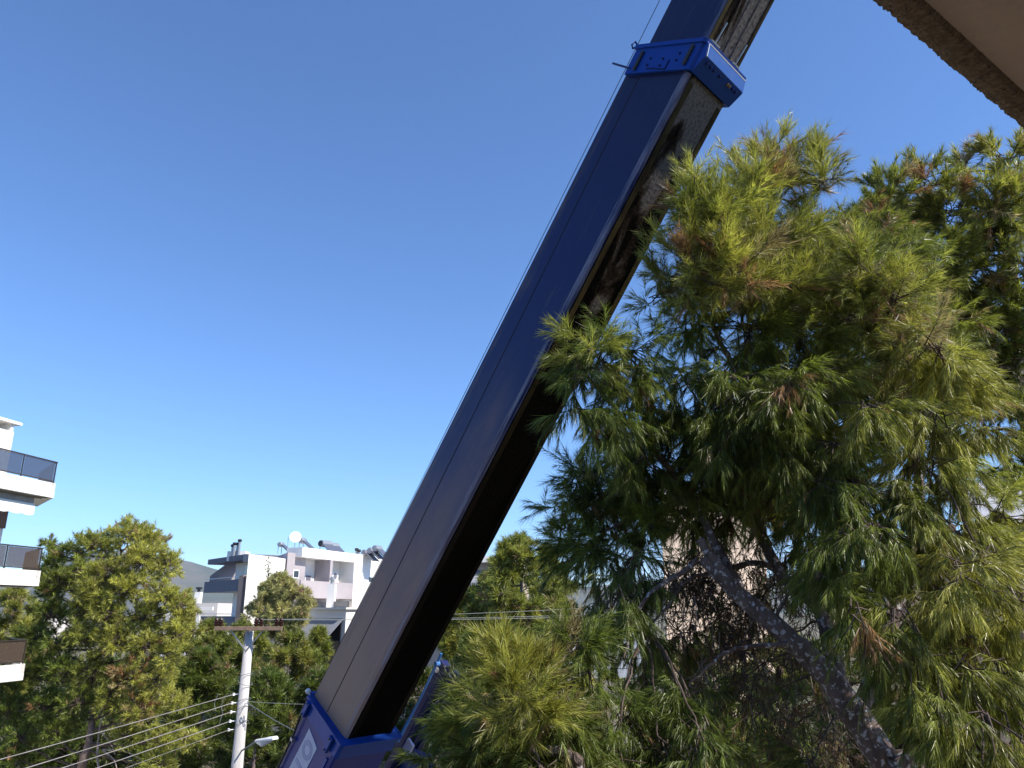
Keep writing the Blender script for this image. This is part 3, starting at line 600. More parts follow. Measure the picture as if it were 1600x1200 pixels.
def edge_paint():           # chamfer: its sunlit highlight painted in as pale streaks
    m = M['boom'].copy(); m.name = 'boom edge with painted highlight'; nt = m.node_tree; n = nt.nodes; l = nt.links; b = n['Principled BSDF']; src = b.inputs['Base Color'].links[0].from_socket
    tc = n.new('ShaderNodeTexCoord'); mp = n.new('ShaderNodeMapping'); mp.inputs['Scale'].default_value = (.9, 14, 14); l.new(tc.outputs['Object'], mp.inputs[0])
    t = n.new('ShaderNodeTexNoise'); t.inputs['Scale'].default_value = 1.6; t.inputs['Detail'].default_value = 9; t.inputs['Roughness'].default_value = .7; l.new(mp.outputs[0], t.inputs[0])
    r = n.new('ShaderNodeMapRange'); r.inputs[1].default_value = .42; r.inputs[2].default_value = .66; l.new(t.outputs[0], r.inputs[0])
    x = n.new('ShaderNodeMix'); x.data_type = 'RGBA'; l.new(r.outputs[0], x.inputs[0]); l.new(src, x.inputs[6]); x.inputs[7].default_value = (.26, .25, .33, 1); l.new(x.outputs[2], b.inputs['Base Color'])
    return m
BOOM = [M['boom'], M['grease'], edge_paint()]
s2 = lb(section(-1.5, BL + .02, 0, BW, 0, BH), 'boom_section', BOOM); s2['label'] = 'long dark boom section, brown at the foot and navy above'
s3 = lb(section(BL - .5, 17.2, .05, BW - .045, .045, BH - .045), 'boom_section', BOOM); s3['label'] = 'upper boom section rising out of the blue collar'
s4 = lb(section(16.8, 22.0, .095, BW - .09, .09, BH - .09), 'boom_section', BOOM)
# the underside of the upper section carries a ribbed channel
for y in (.2, .33, .46):
    b = MB(); b.box((BL + .28, y, .035), V(8.6, 0, 0), V(0, .03, 0), V(0, 0, .012)); lb(b, 'guide_rib', M['grease'], s3)
for y in (.055, .60):
    b = MB(); b.box((BL + .30, y, .036), V(8.6, 0, 0), V(0, .045, 0), V(0, 0, .011)); lb(b, 'wear_strip', M['wear_strip'], s3)
for y in (.045, BW - .115):
    b = MB(); b.box((.05, y, -.007), V(BL - .1, 0, 0), V(0, .07, 0), V(0, 0, .009)); lb(b, 'wear_strip', M['wear_strip'], s2)
# weld seam and lower edge seam on the side plate
b = MB(); pts = [(.02, .453), (1.1, .40), (2.3, .345), (3.2, .338), (4.5, .318), (5.8, .315), (8.0, .31)]
pts = [(.02, .46), (8.0, .60)]
b.tube([(x, -.001, z) for x, z in pts], .0045, 5); lb(b, 'weld_seam', M['black_metal'], s2)
# base section with its head
b = section(-8.2, -.12, -.045, BW + .045, -.03, BH - .03, .03); base = lb(b, 'base_boom_section', [M['base_blue']] * 3); base['label'] = 'bright blue base boom section with a pale name panel'
def slant_ring(x_top, x_bot, y0, y1, z0, z1, ch=.03):
    f = lambda z: x_bot + (x_top - x_bot) * (z - z0) / (z1 - z0)
    return [(f(z), y, z) for y, z in ((y0, z0 + ch), (y0, z1 - .006), (y0 + .006, z1), (y1 - ch, z1), (y1, z1 - ch), (y1, z0 + ch), (y1 - ch, z0), (y0 + ch, z0))]
def hollow(b, xa, xb, xc, xd, outer, inner, m=0):   # collar: outer shell and a front rim down to the inner profile
    A = slant_ring(xa, xb, *outer); Bq = slant_ring(xc, xd, *outer); Cq = slant_ring(xc, xd, *inner)
    b.prism(A, Bq, m, caps=False); k = len(b.v); b.v += Bq + Cq
    n = len(Bq)
    for i in range(n):
        j = (i + 1) % n; b.f.append((k + i, k + j, k + n + j, k + n + i)); b.m.append(m)
    Aq = slant_ring(xa, xb, *inner); k = len(b.v); b.v += A + Aq
    for i in range(n):
        j = (i + 1) % n; b.f.append((k + j, k + i, k + n + i, k + n + j)); b.m.append(m)
b = MB(); hollow(b, -.23, -.16, -.03, .05, (-.075, BW + .07, -.075, BH - .015, .035), (.0 + .004, BW - .004, .004, BH - .004, .03)); head = lb(b, 'boom_head', M['blue_paint'], base, bevel=.006)
b = MB(); hollow(b, -.055, .025, -.025, .055, (-.10, BW + .09, -.10, BH + .005, .035), (-.07, BW + .065, -.07, BH - .02, .035)); lb(b, 'head_flange', M['blue_paint'], base, bevel=.004)
for (x, z, ln) in ((-.24, .70, .2), (-.20, .10, .2)):
    b = MB(); b.box((x, -.125, z - .035), V(ln, 0, 0), V(0, .045, 0), V(0, 0, .07)); lb(b, 'pad_bracket', M['blue_paint'], base, bevel=.006)
    for q in (.025, ln - .025):
        b = MB(); b.lathe([(.012, 0), (.012, .012)], (x + q, -.126, z), (0, -1, 0), 6); lb(b, 'bolt', M['black_metal'], base)
b = MB(); b.box((-1.4, -.060, .05), V(1.12, 0, 0), V(0, .014, 0), V(0, 0, .03)); lb(b, 'side_rib', M['blue_paint'], base)
b = MB(); pn = [(-.30, .55), (-.345, .285), (-2.75, .285), (-2.75, .55)]; b.prism([(x, -.046, z) for x, z in pn], [(x, -.051, z) for x, z in pn]); panel = lb(b, 'name_panel', M['panel_pale'], base)
def letters(word, x_end, z0, hgt, pitch):
    for i, chh in enumerate(reversed(word)):
        for (off, m, dy) in ((.004, M['letter_line'], .0512), (0, M['letter'], .0516)):
            cu = bpy.data.curves.new('letter', 'FONT'); cu.body = chh; cu.size = hgt / .70; cu.align_x = 'CENTER'; cu.offset = off + .008; cu.extrude = .0008
            to = bpy.data.objects.new('tmp', cu); COL.objects.link(to)
            bpy.context.view_layer.update(); me = bpy.data.meshes.new_from_object(to.evaluated_get(bpy.context.evaluated_depsgraph_get()))
            bpy.data.objects.remove(to); me.materials.clear(); me.materials.append(m)
            me.transform(Matrix.Translation((x_end - i * pitch, -dy, z0)) @ Matrix.Rotation(R(90), 4, 'X'))
            o = bpy.data.objects.new('letter' if off == 0 else 'letter_outline', me); COL.objects.link(o)
            o.parent = base; o.matrix_parent_inverse = wmat(base).inverted(); o.matrix_basis = LOC
letters('TADANO', -.50, .325, .185, .30)
# round lamp and clips on the head
b = MB(); b.lathe([(.012, -.06), (.014, -.03), (.030, -.02), (.034, 0), (.026, .02), (.01, .03)], (-.03, -.05, BH + .075), (.3, -.1, 1), 12); lb(b, 'marker_lamp', M['frame_white'], base, smooth=True)
b = MB(); b.tube([(-.10, -.06, BH - .03), (-.06, -.055, BH + .03), (-.03, -.05, BH + .06)], .010, 6); b.tube([(-.13, -.05, BH - .02), (-.12, -.055, BH + .05), (-.16, -.05, BH + .08)], .007, 5); lb(b, 'lamp_bracket', M['black_metal'], base)
b = MB(); b.box((-.10, -.03, BH + .0), V(.09, 0, 0), V(0, .08, 0), V(0, 0, .05)); lb(b, 'rope_guide', M['blue_paint'], base, bevel=.01)
# upper collar
CT = [7.844, 8.05, 8.156, 8.35]
b = MB(); hollow(b, CT[0] + .02, CT[1] - .0, CT[2], CT[3], (-.05, BW + .045, -.03, BH - .02, .03), (.052, BW - .048, .047, BH - .047, .03)); col = lb(b, 'boom_collar', M['blue_paint'], bevel=.006)
b = MB(); hollow(b, CT[2] - .03, CT[3] - .03, CT[2] + .01, CT[3] + .01, (-.068, BW + .06, -.045, BH, .03), (-.045, BW + .04, -.025, BH - .025, .03)); lb(b, 'collar_flange', M['blue_paint'], col, bevel=.004)
for z in (.655, .075):
    f0 = CT[1] + (CT[0] - CT[1]) * (z + .03) / (BH + .01); b = MB(); b.box((f0 + .045, -.072, z - .02), V(.20, 0, 0), V(0, .021, 0), V(0, 0, .035)); lb(b, 'side_bar', M['black_metal'], col, bevel=.003)
b = MB(); b.box((7.99, -.058, .27), V(.012, 0, 0), V(0, .01, 0), V(-.03, 0, .24)); b.box((7.99, -.058, .27), V(.10, 0, 0), V(0, .01, 0), V(0, 0, .012)); lb(b, 'side_rib', M['blue_dark'], col)
# collar underside: bulging box with a sloping bright plate
b = MB(); y0, y1 = -.03, BW + .02
prof = [(8.03, -.031), (8.20, -.105), (8.325, -.062), (8.345, -.031)]
b.prism([(x, y0, z) for x, z in prof], [(x, y1, z) for x, z in prof]); lb(b, 'lower_box', M['blue_paint'], col, bevel=.006)
b = MB(); b.prism([(x, y0 + .02, z) for x, z in ((8.205, -.109), (8.325, -.068), (8.328, -.064), (8.207, -.104))], [(x, y1 - .02, z) for x, z in ((8.205, -.109), (8.325, -.068), (8.328, -.064), (8.207, -.104))]); lb(b, 'slope_plate', paint('worn light blue paint', (.018, .085, .33), .5, (.25, .22, .2), .18, 7), col)
b = MB(); b.box((8.316, y0 + .02, -.0735), V(.010, 0, 0), V(0, y1 - y0 - .04, 0), V(0, 0, .006)); lb(b, 'edge_glint', M['frame_white'], col)  # white strips on both plate edges paint in the sun's glint
b = MB(); b.box((8.20, y0 + .01, -.112), V(.008, 0, 0), V(0, .008, 0), V(.115, 0, .042)); lb(b, 'edge_glint', M['frame_white'], col)
for y in (.05, .12, .19, .30, .46, .50, .56, .62):
    b = MB(); b.lathe([(.016, 0), (.016, .012), (.008, .018)], (8.165, y, -.087), (-.4, 0, -.91), 8); lb(b, 'bolt', M['brass'] if y > .4 and y < .55 else M['blue_dark'], col)
for y in (.07, .48):
    b = MB()
    for q in range(3): b.box((8.352 + q * .018, y, .0 - .02 * 0), V(.012, 0, 0), V(0, .14, 0), V(0, 0, .055))
    b.tube([(8.36, y + .08, .03), (8.62, y + .10, .028)], .008, 5); lb(b, 'wear_pad', M['steel'], col)
b = MB(); b.box((8.06, .42, -.045), V(.05, 0, 0), V(0, .24, 0), V(0, 0, .02)); lb(b, 'stop_plate', M['black_metal'], col)
b = MB(); b.tube([(7.93, -.05, .72), (7.94, -.06, .98)], .011, 6); lb(b, 'rope_bracket', M['blue_dark'], col)
b = MB(); b.tube([(8.16, -.05, .76), (8.20, -.05, .83), (8.17, -.04, .87), (8.13, -.05, .82), (8.16, -.05, .77)], .010, 6); lb(b, 'rope_eye', M['blue_dark'], col)
b = MB(); b.tube([(-.12, .012, BH + .007), (2.5, .008, BH + .014), (8.16, -.02, BH + .024), (17.0, -.02, BH + .08)], .0038, 5); lb(b, 'hoist_rope', M['black_metal'])
b = MB(); b.tube([(-.12, .06, BH + .004), (8.1, .04, BH + .008)], .0032, 5); lb(b, 'hoist_rope', M['black_metal'])
b = MB(); b.tube([(-7.5, -.075, .70), (-3.0, -.075, .69), (-1.2, -.075, .70), (-.55, -.078, .715), (-.30, -.09, .745), (-.14, -.085, .775)], .014, 7); lb(b, 'hydraulic_hose', M['black_metal'], base)
for x in (-1.1, -.62):
    b = MB(); b.box((x, -.094, .68), V(.035, 0, 0), V(0, .05, 0), V(0, 0, .045)); lb(b, 'hose_clip', M['steel'], base)
for (x, z) in ((8.02, .36), (8.09, .36), (8.0, .52), (8.07, .52), (8.10, .19), (8.17, .19)):
    b = MB(); b.lathe([(.011, 0), (.011, .010), (.006, .014)], (x, -.051, z), (0, -1, 0), 6); lb(b, 'bolt', M['blue_dark'], col)
# far-side stay rod and stowed jib
b = MB(); b.tube([(-.05, BW + .085, -.05), (.55, BW + .10, -.035), (1.18, BW + .12, .02)], [.022, .013, .016], 8); b.lathe([(.03, -.03), (.03, .03)], (1.05, BW + .115, .0), (0, 1, 0), 10); lb(b, 'stay_rod', paint('bright blue rod paint', (.05, .22, .60), .3, (.5, .5, .5), .2), base)
J = at(697, 1036, 10.35); jl = LOC.inverted() @ J
jx, jy, jz = jl
b = MB(); b.box((jx - 7.5, jy - .06, jz - .06), V(7.5, 0, 0), V(0, .12, 0), V(0, 0, .12)); jib = lb(b, 'stowed_jib', M['blue_dark'], bevel=.012); jib['label'] = 'dark blue stowed jib beside the boom foot'
b = MB(); b.box((jx - 7.5, jy + .15, jz - .13), V(7.42, 0, 0), V(0, .1, 0), V(0, 0, .1)); lb(b, 'jib_chord', M['blue_dark'], jib, bevel=.01)
b = MB(); b.box((jx - 7.4, jy + .055, jz - .10), V(7.25, 0, 0), V(0, .10, 0), V(0, 0, .05)); lb(b, 'jib_web', M['blue_dark'], jib)
b = MB(); b.box((jx - 8, jy + .10, jz - .50), V(6.8, 0, 0), V(0, .09, 0), V(0, 0, .09)); lb(b, 'jib_chord', M['blue_dark'], jib, bevel=.01)
b = MB(); pr = [(jx - 1.25, jz - .10), (jx - 1.05, jz - .45), (jx - 3.2, jz - .45), (jx - 3.2, jz - .10)]; b.prism([(x, jy + .04, z) for x, z in pr], [(x, jy + .055, z) for x, z in pr]); lb(b, 'jib_plate', M['blue_paint'], jib)
for i in range(6):
    x = jx - 1.2 - i * .9; b = MB(); b.tube([(x, jy + .07, jz - .08), (x - .45, jy + .12, jz - .45)], .022, 6); lb(b, 'lattice_bar', M['blue_dark'], jib)
    b = MB(); b.tube([(x - .9, jy + .07, jz - .08), (x - .45, jy + .12, jz - .45)], .022, 6); lb(b, 'lattice_bar', M['blue_dark'], jib)
b = MB(); b.lathe([(.035, 0), (.035, .02)], (jx - .12, jy - .062, jz + .02), (0, -1, 0), 10); lb(b, 'pin', M['frame_white'], jib)
b = MB(); b.box((-.25, jy - .35, -.12), V(.16, 0, 0), V(0, .03, 0), V(0, 0, .13)); lb(b, 'tag_plate', M['panel_pale'], base)
# lift cylinder, turntable and carrier below the frame
h_az = math.atan2(BD.x, BD.y); hd = V(math.sin(h_az), math.cos(h_az), 0); sd = V(hd.y, -hd.x, 0)
cyl0 = foot + BS * BW / 2 + hd * 1.6 - Z * .6; cyl1 = BP - BD * 3.4 + BS * BW / 2 - BN * .05
b = MB(); b.tube([cyl0, cyl0.lerp(cyl1, .6)], .17, 14); b.tube([cyl0.lerp(cyl1, .6), cyl1], .11, 14); b.build('lift_cylinder', [M['blue_dark']], crane)
ft = foot + BS * BW / 2; f2 = V(ft.x, ft.y, 0)
b = MB(); b.cbox(f2 + Z * 1.9 + hd * .6, hd * 3.4, sd * 1.3, Z * .9); b.cbox(f2 + Z * 2.0 - hd * 1.6, hd * 1.0, sd * 2.4, Z * 1.2); b.build('turntable', M['blue_paint'], crane, bevel=.04)
b = MB(); c = f2 + sd * 1.35 + hd * .9
b.prism([c + hd * -.9 - sd * .4 + Z * 1.45, c + hd * .8 - sd * .4 + Z * 1.45, c + hd * .8 + sd * .4 + Z * 1.45, c + hd * -.9 + sd * .4 + Z * 1.45], [c + hd * -.9 - sd * .4 + Z * 3.0, c + hd * .45 - sd * .4 + Z * 3.0, c + hd * .45 + sd * .4 + Z * 3.0, c + hd * -.9 + sd * .4 + Z * 3.0]); cb = b.build('operator_cab', M['blue_paint'], crane, bevel=.05)
b = MB(); b.cbox(c + Z * 2.4 - hd * .15, hd * 1.0, sd * .83, Z * .8); b.build('pane', M['window'], cb)
es = e_st; ns = n_st
b = MB(); b.cbox(f2 + Z * 1.15, es * 9.5, ns * 2.3, Z * .5); b.cbox(f2 + Z * .85, es * 9.0, ns * .9, Z * .3); b.build('chassis', M['blue_dark'], crane, bevel=.04)
b = MB(); b.cbox(f2 + Z * 1.75 + es * 4.4, es * 1.6, ns * 2.3, Z * 1.6); b.build('driver_cab', M['blue_paint'], crane, bevel=.08)
for t in (-3.4, -2.0, 2.0, 3.4):
    for q in (-1, 1):
        b = MB(); c = f2 + es * t + ns * (q * 1.0) + Z * .56; b.lathe([(.40, -.16), (.54, -.15), (.56, -.08), (.56, .08), (.54, .15), (.40, .16)], c, ns, 22); w_ = b.build('wheel', M['black_metal'], crane)
        b = MB(); b.lathe([(.30, 0), (.30, .06), (.12, .03), (.12, .1)], c + ns * q * .12, ns * q, 14); b.build('rim', M['steel'], w_)
for t in (-2.7, 2.8):
    for q in (-1, 1):
        b = MB(); c = f2 + es * t + ns * q * 1.1; b.cbox(c + ns * q * .7 + Z * 1.0, es * .3, ns * 1.6, Z * .25); b.tube([c + ns * q * 1.4 + Z * 1.1, c + ns * q * 1.4 + Z * .06], .07, 10); b.cbox(c + ns * q * 1.4 + Z * .04, es * .5, ns * .5, Z * .06); b.build('outrigger', M['blue_paint'], crane)

# ================================================================== UTILITY POLE
pt_ = at(390, 986, 18); PX, PY, PT = pt_.x, 18.0, pt_.z
pole = empty('utility_pole', (PX, PY, 0), 'pale concrete utility pole with a timber crossarm and street lamp', 'utility pole')
b = MB(); b.tube([(PX, PY, 0), (PX, PY, PT * .5), (PX, PY, PT)], [.19, .145, .092], 18); b.build('shaft', M['pole'], pole, smooth=True)
ca = at(335, 982, 17.75); cb_ = at(441, 982, 17.85)
cd = (cb_ - ca); cdn = cd.normalized(); cn = V(cdn.y, -cdn.x, 0)
b = MB(); b.cbox((ca + cb_) / 2 + V(0, 0, 0), cd, cn * .09, Z * .085); arm = b.build('crossarm', M['timber'], pole, bevel=.006)
for q in (-1, 1):
    b = MB(); p1 = V(PX, PY - .12, PT - .42); p2 = V(PX + q * .36, PY - .2, ca.z - .04); b.tube([p1, p2], .016, 5); b.build('brace', M['steel'], pole)
ins_px = (337, 344, 399.5, 407, 431.5, 438.5)
INS = []
for px in ins_px:
    p = ca.lerp(cb_, (px - 335) / 106.0) + Z * .043
    b = MB(); b.lathe([(.02, 0), (.03, .015), (.055, .03), (.058, .05), (.036, .06), (.054, .085), (.055, .105), (.034, .115), (.045, .14), (.03, .175), (.008, .18)], p, Z, 12); b.build('insulator', M['porcelain'], pole, smooth=False); INS.append(p + Z * .14)
b = MB(); b.lathe([(.03, 0), (.03, .05)], V(PX, PY, PT), Z, 10); b.build('pole_cap', M['timber'], pole)
CAB = []
for px, py in ((365, 1085), (362.5, 1098.5), (361, 1112.5), (359.5, 1127), (357.5, 1140.5)):
    c = at(px, py, 17.9); pc = V(PX, PY, c.z); 
    b = MB(); b.tube([pc, c], .012, 6); b.lathe([(.012, -.03), (.028, -.022), (.018, 0), (.028, .022), (.012, .03)], c, Z, 10); b.build('shackle', M['frame_white'], pole); CAB.append(c)
# loops of wire round the pole, coil on its right
for zz, dz in ((.93, .05), (1.07, -.06), (1.45, .07), (1.62, .1), (1.95, .12)):
    b = MB(); pts = []
    for i in range(17):
        w = 2 * math.pi * i / 16; rr = .155 + .012 * math.sin(3 * w); pts.append((PX + rr * math.cos(w), PY + rr * math.sin(w), PT - zz + dz * math.cos(w + .5)))
    b.tube(pts, .006, 4); b.build('wire_loop', M['thin_wire'], pole)
for i, (px, py) in enumerate(((392, 1104), (396, 1108), (401, 1110), (390, 1108))):
    b = MB(); c = at(px, py, 17.8); pts = [c + V(.05 * math.sin(2 * math.pi * k / 12) * (1 if k < 7 else .6), .02 * i, -.11 * (1 - math.cos(2 * math.pi * k / 12)) / 2) for k in range(13)]; b.tube(pts, .007, 5); b.build('wire_coil', M['black_metal'], pole)
b = MB(); pr = [CAB[i] + V(-.18 - .05 * (i % 2), 0, -.05 if i % 2 else -.02) for i in range(4)]; b.tube(pr, .006, 4); b.tube([p + V(-.16, .02, .04) for p in pr[:3]], .005, 4); b.build('jumper_wire', M['thin_wire'], pole)
# lamp
la = at(376, 1174, 17.95); lh0 = at(398.5, 1158, 17.5); lh1 = at(432, 1154.5, 17.2)
b = MB(); b.tube([V(PX, PY, la.z - .1), la, lh0 + (lh1 - lh0) * .1], .018, 6); b.build('lamp_arm', M['thin_wire'], pole)
ld = (lh1 - lh0).normalized(); ls = ld.cross(Z).normalized(); lu = ls.cross(ld); ll = (lh1 - lh0).length
b = MB()
for (xa, wa_, ha, xb, wb_, hb_) in ((0, .02, .02, .12 * ll, .055, .035), (.12 * ll, .055, .035, .68 * ll, .085, .05), (.68 * ll, .095, .055, .95 * ll, .085, .055), (.95 * ll, .085, .055, ll, .05, .04)):
    rg = lambda x, w, h: [lh0 + ld * x + ls * (w * a) + lu * (h * c_) for a, c_ in ((-1, -.3), (1, -.3), (1, .35), (.55, 1), (-.55, 1), (-1, .35))]
    b.prism(rg(xa, wa_, ha), rg(xb, wb_, hb_))
hdp = b.build('lamp_head', M['frame_white'], pole, bevel=.006)
b = MB()
rg = lambda x, w, h: [lh0 + ld * x + ls * (w * a) + lu * c_ for a, c_ in ((1, -.012), (-1, -.012), (-.6, -h), (.6, -h))]
for (xa, wa_, ha, xb, wb_, hb_) in ((.06 * ll, .04, .03, .36 * ll, .075, .115), (.36 * ll, .075, .115, .68 * ll, .08, .05)): b.prism(rg(xa, wa_, ha), rg(xb, wb_, hb_))
b.build('lamp_bowl', M['glass_lamp'], hdp)

def cable(name, a, c, sag, rad, m, label, g, n=24):
    b = MB(); pts = [Vector(a).lerp(Vector(c), i / n) - Z * sag * 4 * (i / n) * (1 - i / n) for i in range(n + 1)]
    b.tube(pts, rad, 6); o = b.build(name, m); tag(o, label, 'cable', g); return o
ends = [(0, 1178), (0, 1204), (-10, 1226), (0, 1243), (60, 1240)]
names = ['uppermost of five pale cables running left from the utility pole', 'second from top of the five pale cables left of the pole', 'middle one of the five pale cables left of the pole', 'second from bottom of the five pale cables left of the pole', 'lowest and thinnest of the five cables left of the pole']
for k, (c, e_) in enumerate(zip(CAB, ends)):
    far = at(e_[0], e_[1], 13.6); far = c + (far - c) * 3.2
    cable('power_cable', c, far, .10, .0082 if k < 4 else .005, M['cable'], names[k], 'low cables left of the pole')
    if k < 4:
        for q in range(5 + k):
            pass
rn = ['upper thin overhead wire right of the boom', 'middle thin overhead wire right of the boom', 'lower thin overhead wire right of the boom']
for k, (p, e_) in enumerate(zip((INS[2], INS[3], INS[5]), ((900, 943.5), (900, 953.5), (900, 956.5)))):
    far = at(e_[0], e_[1], 20.5); far = p + (far - p) * 2.0
    cable('overhead_wire', p, far, .12, .006, M['thin_wire'], rn[k], 'thin wires right of the pole')
cable('drop_wire', at(386, 1096, 17.9), at(760, 1060, 30), .35, .005, M['thin_wire'], 'dark drop wire leaving the pole towards the boom foot', None)
cable('drop_wire', at(386, 1097, 17.9), at(560, 1180, 13.5), .1, .007, M['thin_wire'], 'slanting drop wire falling right from the pole behind the boom', None)

# ================================================================== TREES
def unit(a): return a / np.maximum(np.linalg.norm(a, axis=-1, keepdims=True), 1e-9)
def needles(P, Dv, K, slen, nlen, wid, ang, tint, droop=.15, name='crown', parent=None, material=None, jit=.38):
    """P, Dv: (N,3) shoot bases and directions; K needles each; one slim triangle per needle."""
    N = len(P); slen = np.broadcast_to(slen, (N,)); nlen = np.broadcast_to(nlen, (N,)) * (.8 + .4 * rng.random(N)); droop = np.broadcast_to(droop, (N,)); hi_a = ang[1] - 20 * np.clip(droop - .1, 0, 1)
    u = rng.random((N, K)) ** .8
    rnd = unit(rng.normal(size=(N, K, 3))); d = Dv[:, None, :]
    rad = unit(rnd - (rnd * d).sum(-1, keepdims=True) * d)
    A = np.radians(ang[0] + (hi_a[:, None] - ang[0]) * rng.random((N, K)))[..., None] * (1.15 - .5 * u[..., None])
    nd = d * np.cos(A) + rad * np.sin(A); nd[..., 2] -= droop[:, None] * (.6 + .8 * rng.random((N, K))); nd = unit(nd)
    base = P[:, None, :] + d * (u * slen[:, None])[..., None]
    L = (nlen[:, None] * (.65 + .45 * rng.random((N, K))))[..., None]
    side = unit(np.cross(nd, unit(rng.normal(size=(N, K, 3)))))
    v = np.empty((N, K, 3, 3), np.float32)
    v[:, :, 0] = base - side * wid / 2; v[:, :, 1] = base + side * wid / 2; v[:, :, 2] = base + nd * L
    c = np.ones((N, K, 3, 4), np.float32)
    cc = tint[:, None, :] * (1 + jit * rng.normal(size=(N, K, 1)))
    c[..., :3] = np.clip(cc, .004, 1)[:, :, None, :]
    c[:, :, 2, :3] *= 1.12
    nv = N * K * 3; me = bpy.data.meshes.new(name)
    me.vertices.add(nv); me.vertices.foreach_set('co', v.reshape(-1))
    me.loops.add(nv); me.loops.foreach_set('vertex_index', np.arange(nv, dtype=np.int32))
    me.polygons.add(N * K); me.polygons.foreach_set('loop_start', np.arange(0, nv, 3, dtype=np.int32))
    ca_ = me.color_attributes.new('tint', 'FLOAT_COLOR', 'POINT'); ca_.data.foreach_set('color', c.reshape(-1))
    me.materials.append(material or M['needle']); me.update(); me.validate()
    o = bpy.data.objects.new(name, me); COL.objects.link(o); o['kind'] = 'stuff'
    if parent is not None: o.parent = parent; o.matrix_parent_inverse = wmat(parent).inverted()
    return o
def twigs(A, Bq, r0, r1, name, parent, m):             # many three-sided tapered sticks in one part
    N = len(A)
    if N == 0: return
    d = unit(Bq - A); s = unit(np.cross(d, unit(rng.normal(size=(N, 3))))); t = np.cross(d, s)
    v = np.empty((N, 6, 3), np.float32); r0 = np.broadcast_to(r0, (N,))[:, None]; r1 = np.broadcast_to(r1, (N,))[:, None]
    for i in range(3):
        w = 2 * math.pi * i / 3; o = s * math.cos(w) + t * math.sin(w); v[:, i] = A + o * r0; v[:, 3 + i] = Bq + o * r1
    q = np.array([(0, 1, 4, 3), (1, 2, 5, 4), (2, 0, 3, 5)], np.int32)[None] + (np.arange(N, dtype=np.int32) * 6)[:, None, None]
    me = bpy.data.meshes.new(name); me.vertices.add(N * 6); me.vertices.foreach_set('co', v.reshape(-1))
    me.loops.add(N * 12); me.loops.foreach_set('vertex_index', q.reshape(-1)); me.polygons.add(N * 3); me.polygons.foreach_set('loop_start', np.arange(0, N * 12, 4, dtype=np.int32))
    me.materials.append(m); me.update(); me.validate()
    o = bpy.data.objects.new(name, me); COL.objects.link(o); o['kind'] = 'stuff'
    if parent is not None: o.parent = parent; o.matrix_parent_inverse = wmat(parent).inverted()
    return o

GREEN = np.array((.135, .172, .034)); YOUNG_LIT = np.array((.34, .335, .080)); DARK = np.array((.082, .125, .036)); BROWN = np.array((.27, .165, .080)); STRAW = np.array((.30, .25, .12))  # yellow and dark tones also paint sunlit and shaded needles
DR = []
def clump_shoots(clumps, per_m2, up_bias, ns_=7):
    """clumps: (cx,cy,cz,r,droop,tone,brown). Branchlets fan out of each clump centre and carry shoots."""
    P, Dv, T, A, Bq = [], [], [], [], []; DR.clear()
    for (x, y, z, r, droop, tone, brown) in clumps:
        c = np.array((x, y, z)); nb = max(5, int(per_m2 * r * r))
        dirs = unit(rng.normal(size=(nb, 3)) * np.array((1, 1, .8)) + np.array((0, 0, .25 - .5 * droop)))
        ln = r * (.55 + .5 * rng.random(nb))
        tip = c + dirs * ln[:, None]; tip[:, 2] -= droop * ln * .45
        A.append(np.repeat(c[None] + rng.normal(size=(nb, 3)) * r * .12, 1, 0)); Bq.append(tip)
        u = .40 + .6 * rng.random((nb, ns_)); u[:, 0] = 1.0
        root = A[-1][:, None] + (tip - A[-1])[:, None] * u[..., None]
        dd = unit((tip - A[-1]))[:, None] * (.75) + rng.normal(size=(nb, ns_, 3)) * .42
        dd[..., 2] += up_bias * (1 - droop) - .75 * droop
        dd = unit(dd)
        base_t = GREEN * (1 - tone) + YOUNG_LIT * tone if tone >= 0 else GREEN * (1 + tone) + DARK * (-tone)
        tt = np.repeat(base_t[None, None], nb, 0).repeat(ns_, 1) * (1 + .2 * rng.normal(size=(nb, 1, 1))) * (1 + .12 * rng.normal(size=(nb, ns_, 1)))
        mk = rng.random((nb, 1)) < brown; mk = mk | (rng.random((nb, ns_)) < brown * .3)
        bc = np.where(rng.random((nb, 1, 1)) < .5, BROWN, STRAW)
        tt = np.where(mk[..., None], bc * (1 + .15 * rng.normal(size=(nb, ns_, 1))), tt)
        DR.append(np.full(nb * ns_, droop)); P.append(root.reshape(-1, 3)); Dv.append(dd.reshape(-1, 3)); T.append(tt.reshape(-1, 3))
    return np.concatenate(P), np.concatenate(Dv), np.concatenate(T), np.concatenate(A), np.concatenate(Bq)

def limb(b, pts, r0, r1, n=8, wob=.0):
    pts = [Vector(p) for p in pts]; out = []; k = len(pts)
    for i in range(k - 1):
        p0, p1, p2, p3 = pts[max(i - 1, 0)], pts[i], pts[i + 1], pts[min(i + 2, k - 1)]
        for s_ in range(5):
            t = s_ / 5; q = .5 * ((2 * p1) + (p2 - p0) * t + (2 * p0 - 5 * p1 + 4 * p2 - p3) * t * t + (-p0 + 3 * p1 - 3 * p2 + p3) * t ** 3)
            out.append(q + Vector((random.uniform(-wob, wob), random.uniform(-wob, wob), random.uniform(-wob, wob))))
    out.append(pts[-1]); m = len(out)
    b.tube(out, [(r0 + (r1 - r0) * (i / (m - 1)) ** .8) * (1 + random.uniform(-.06, .06)) for i in range(m)], n)
    return out

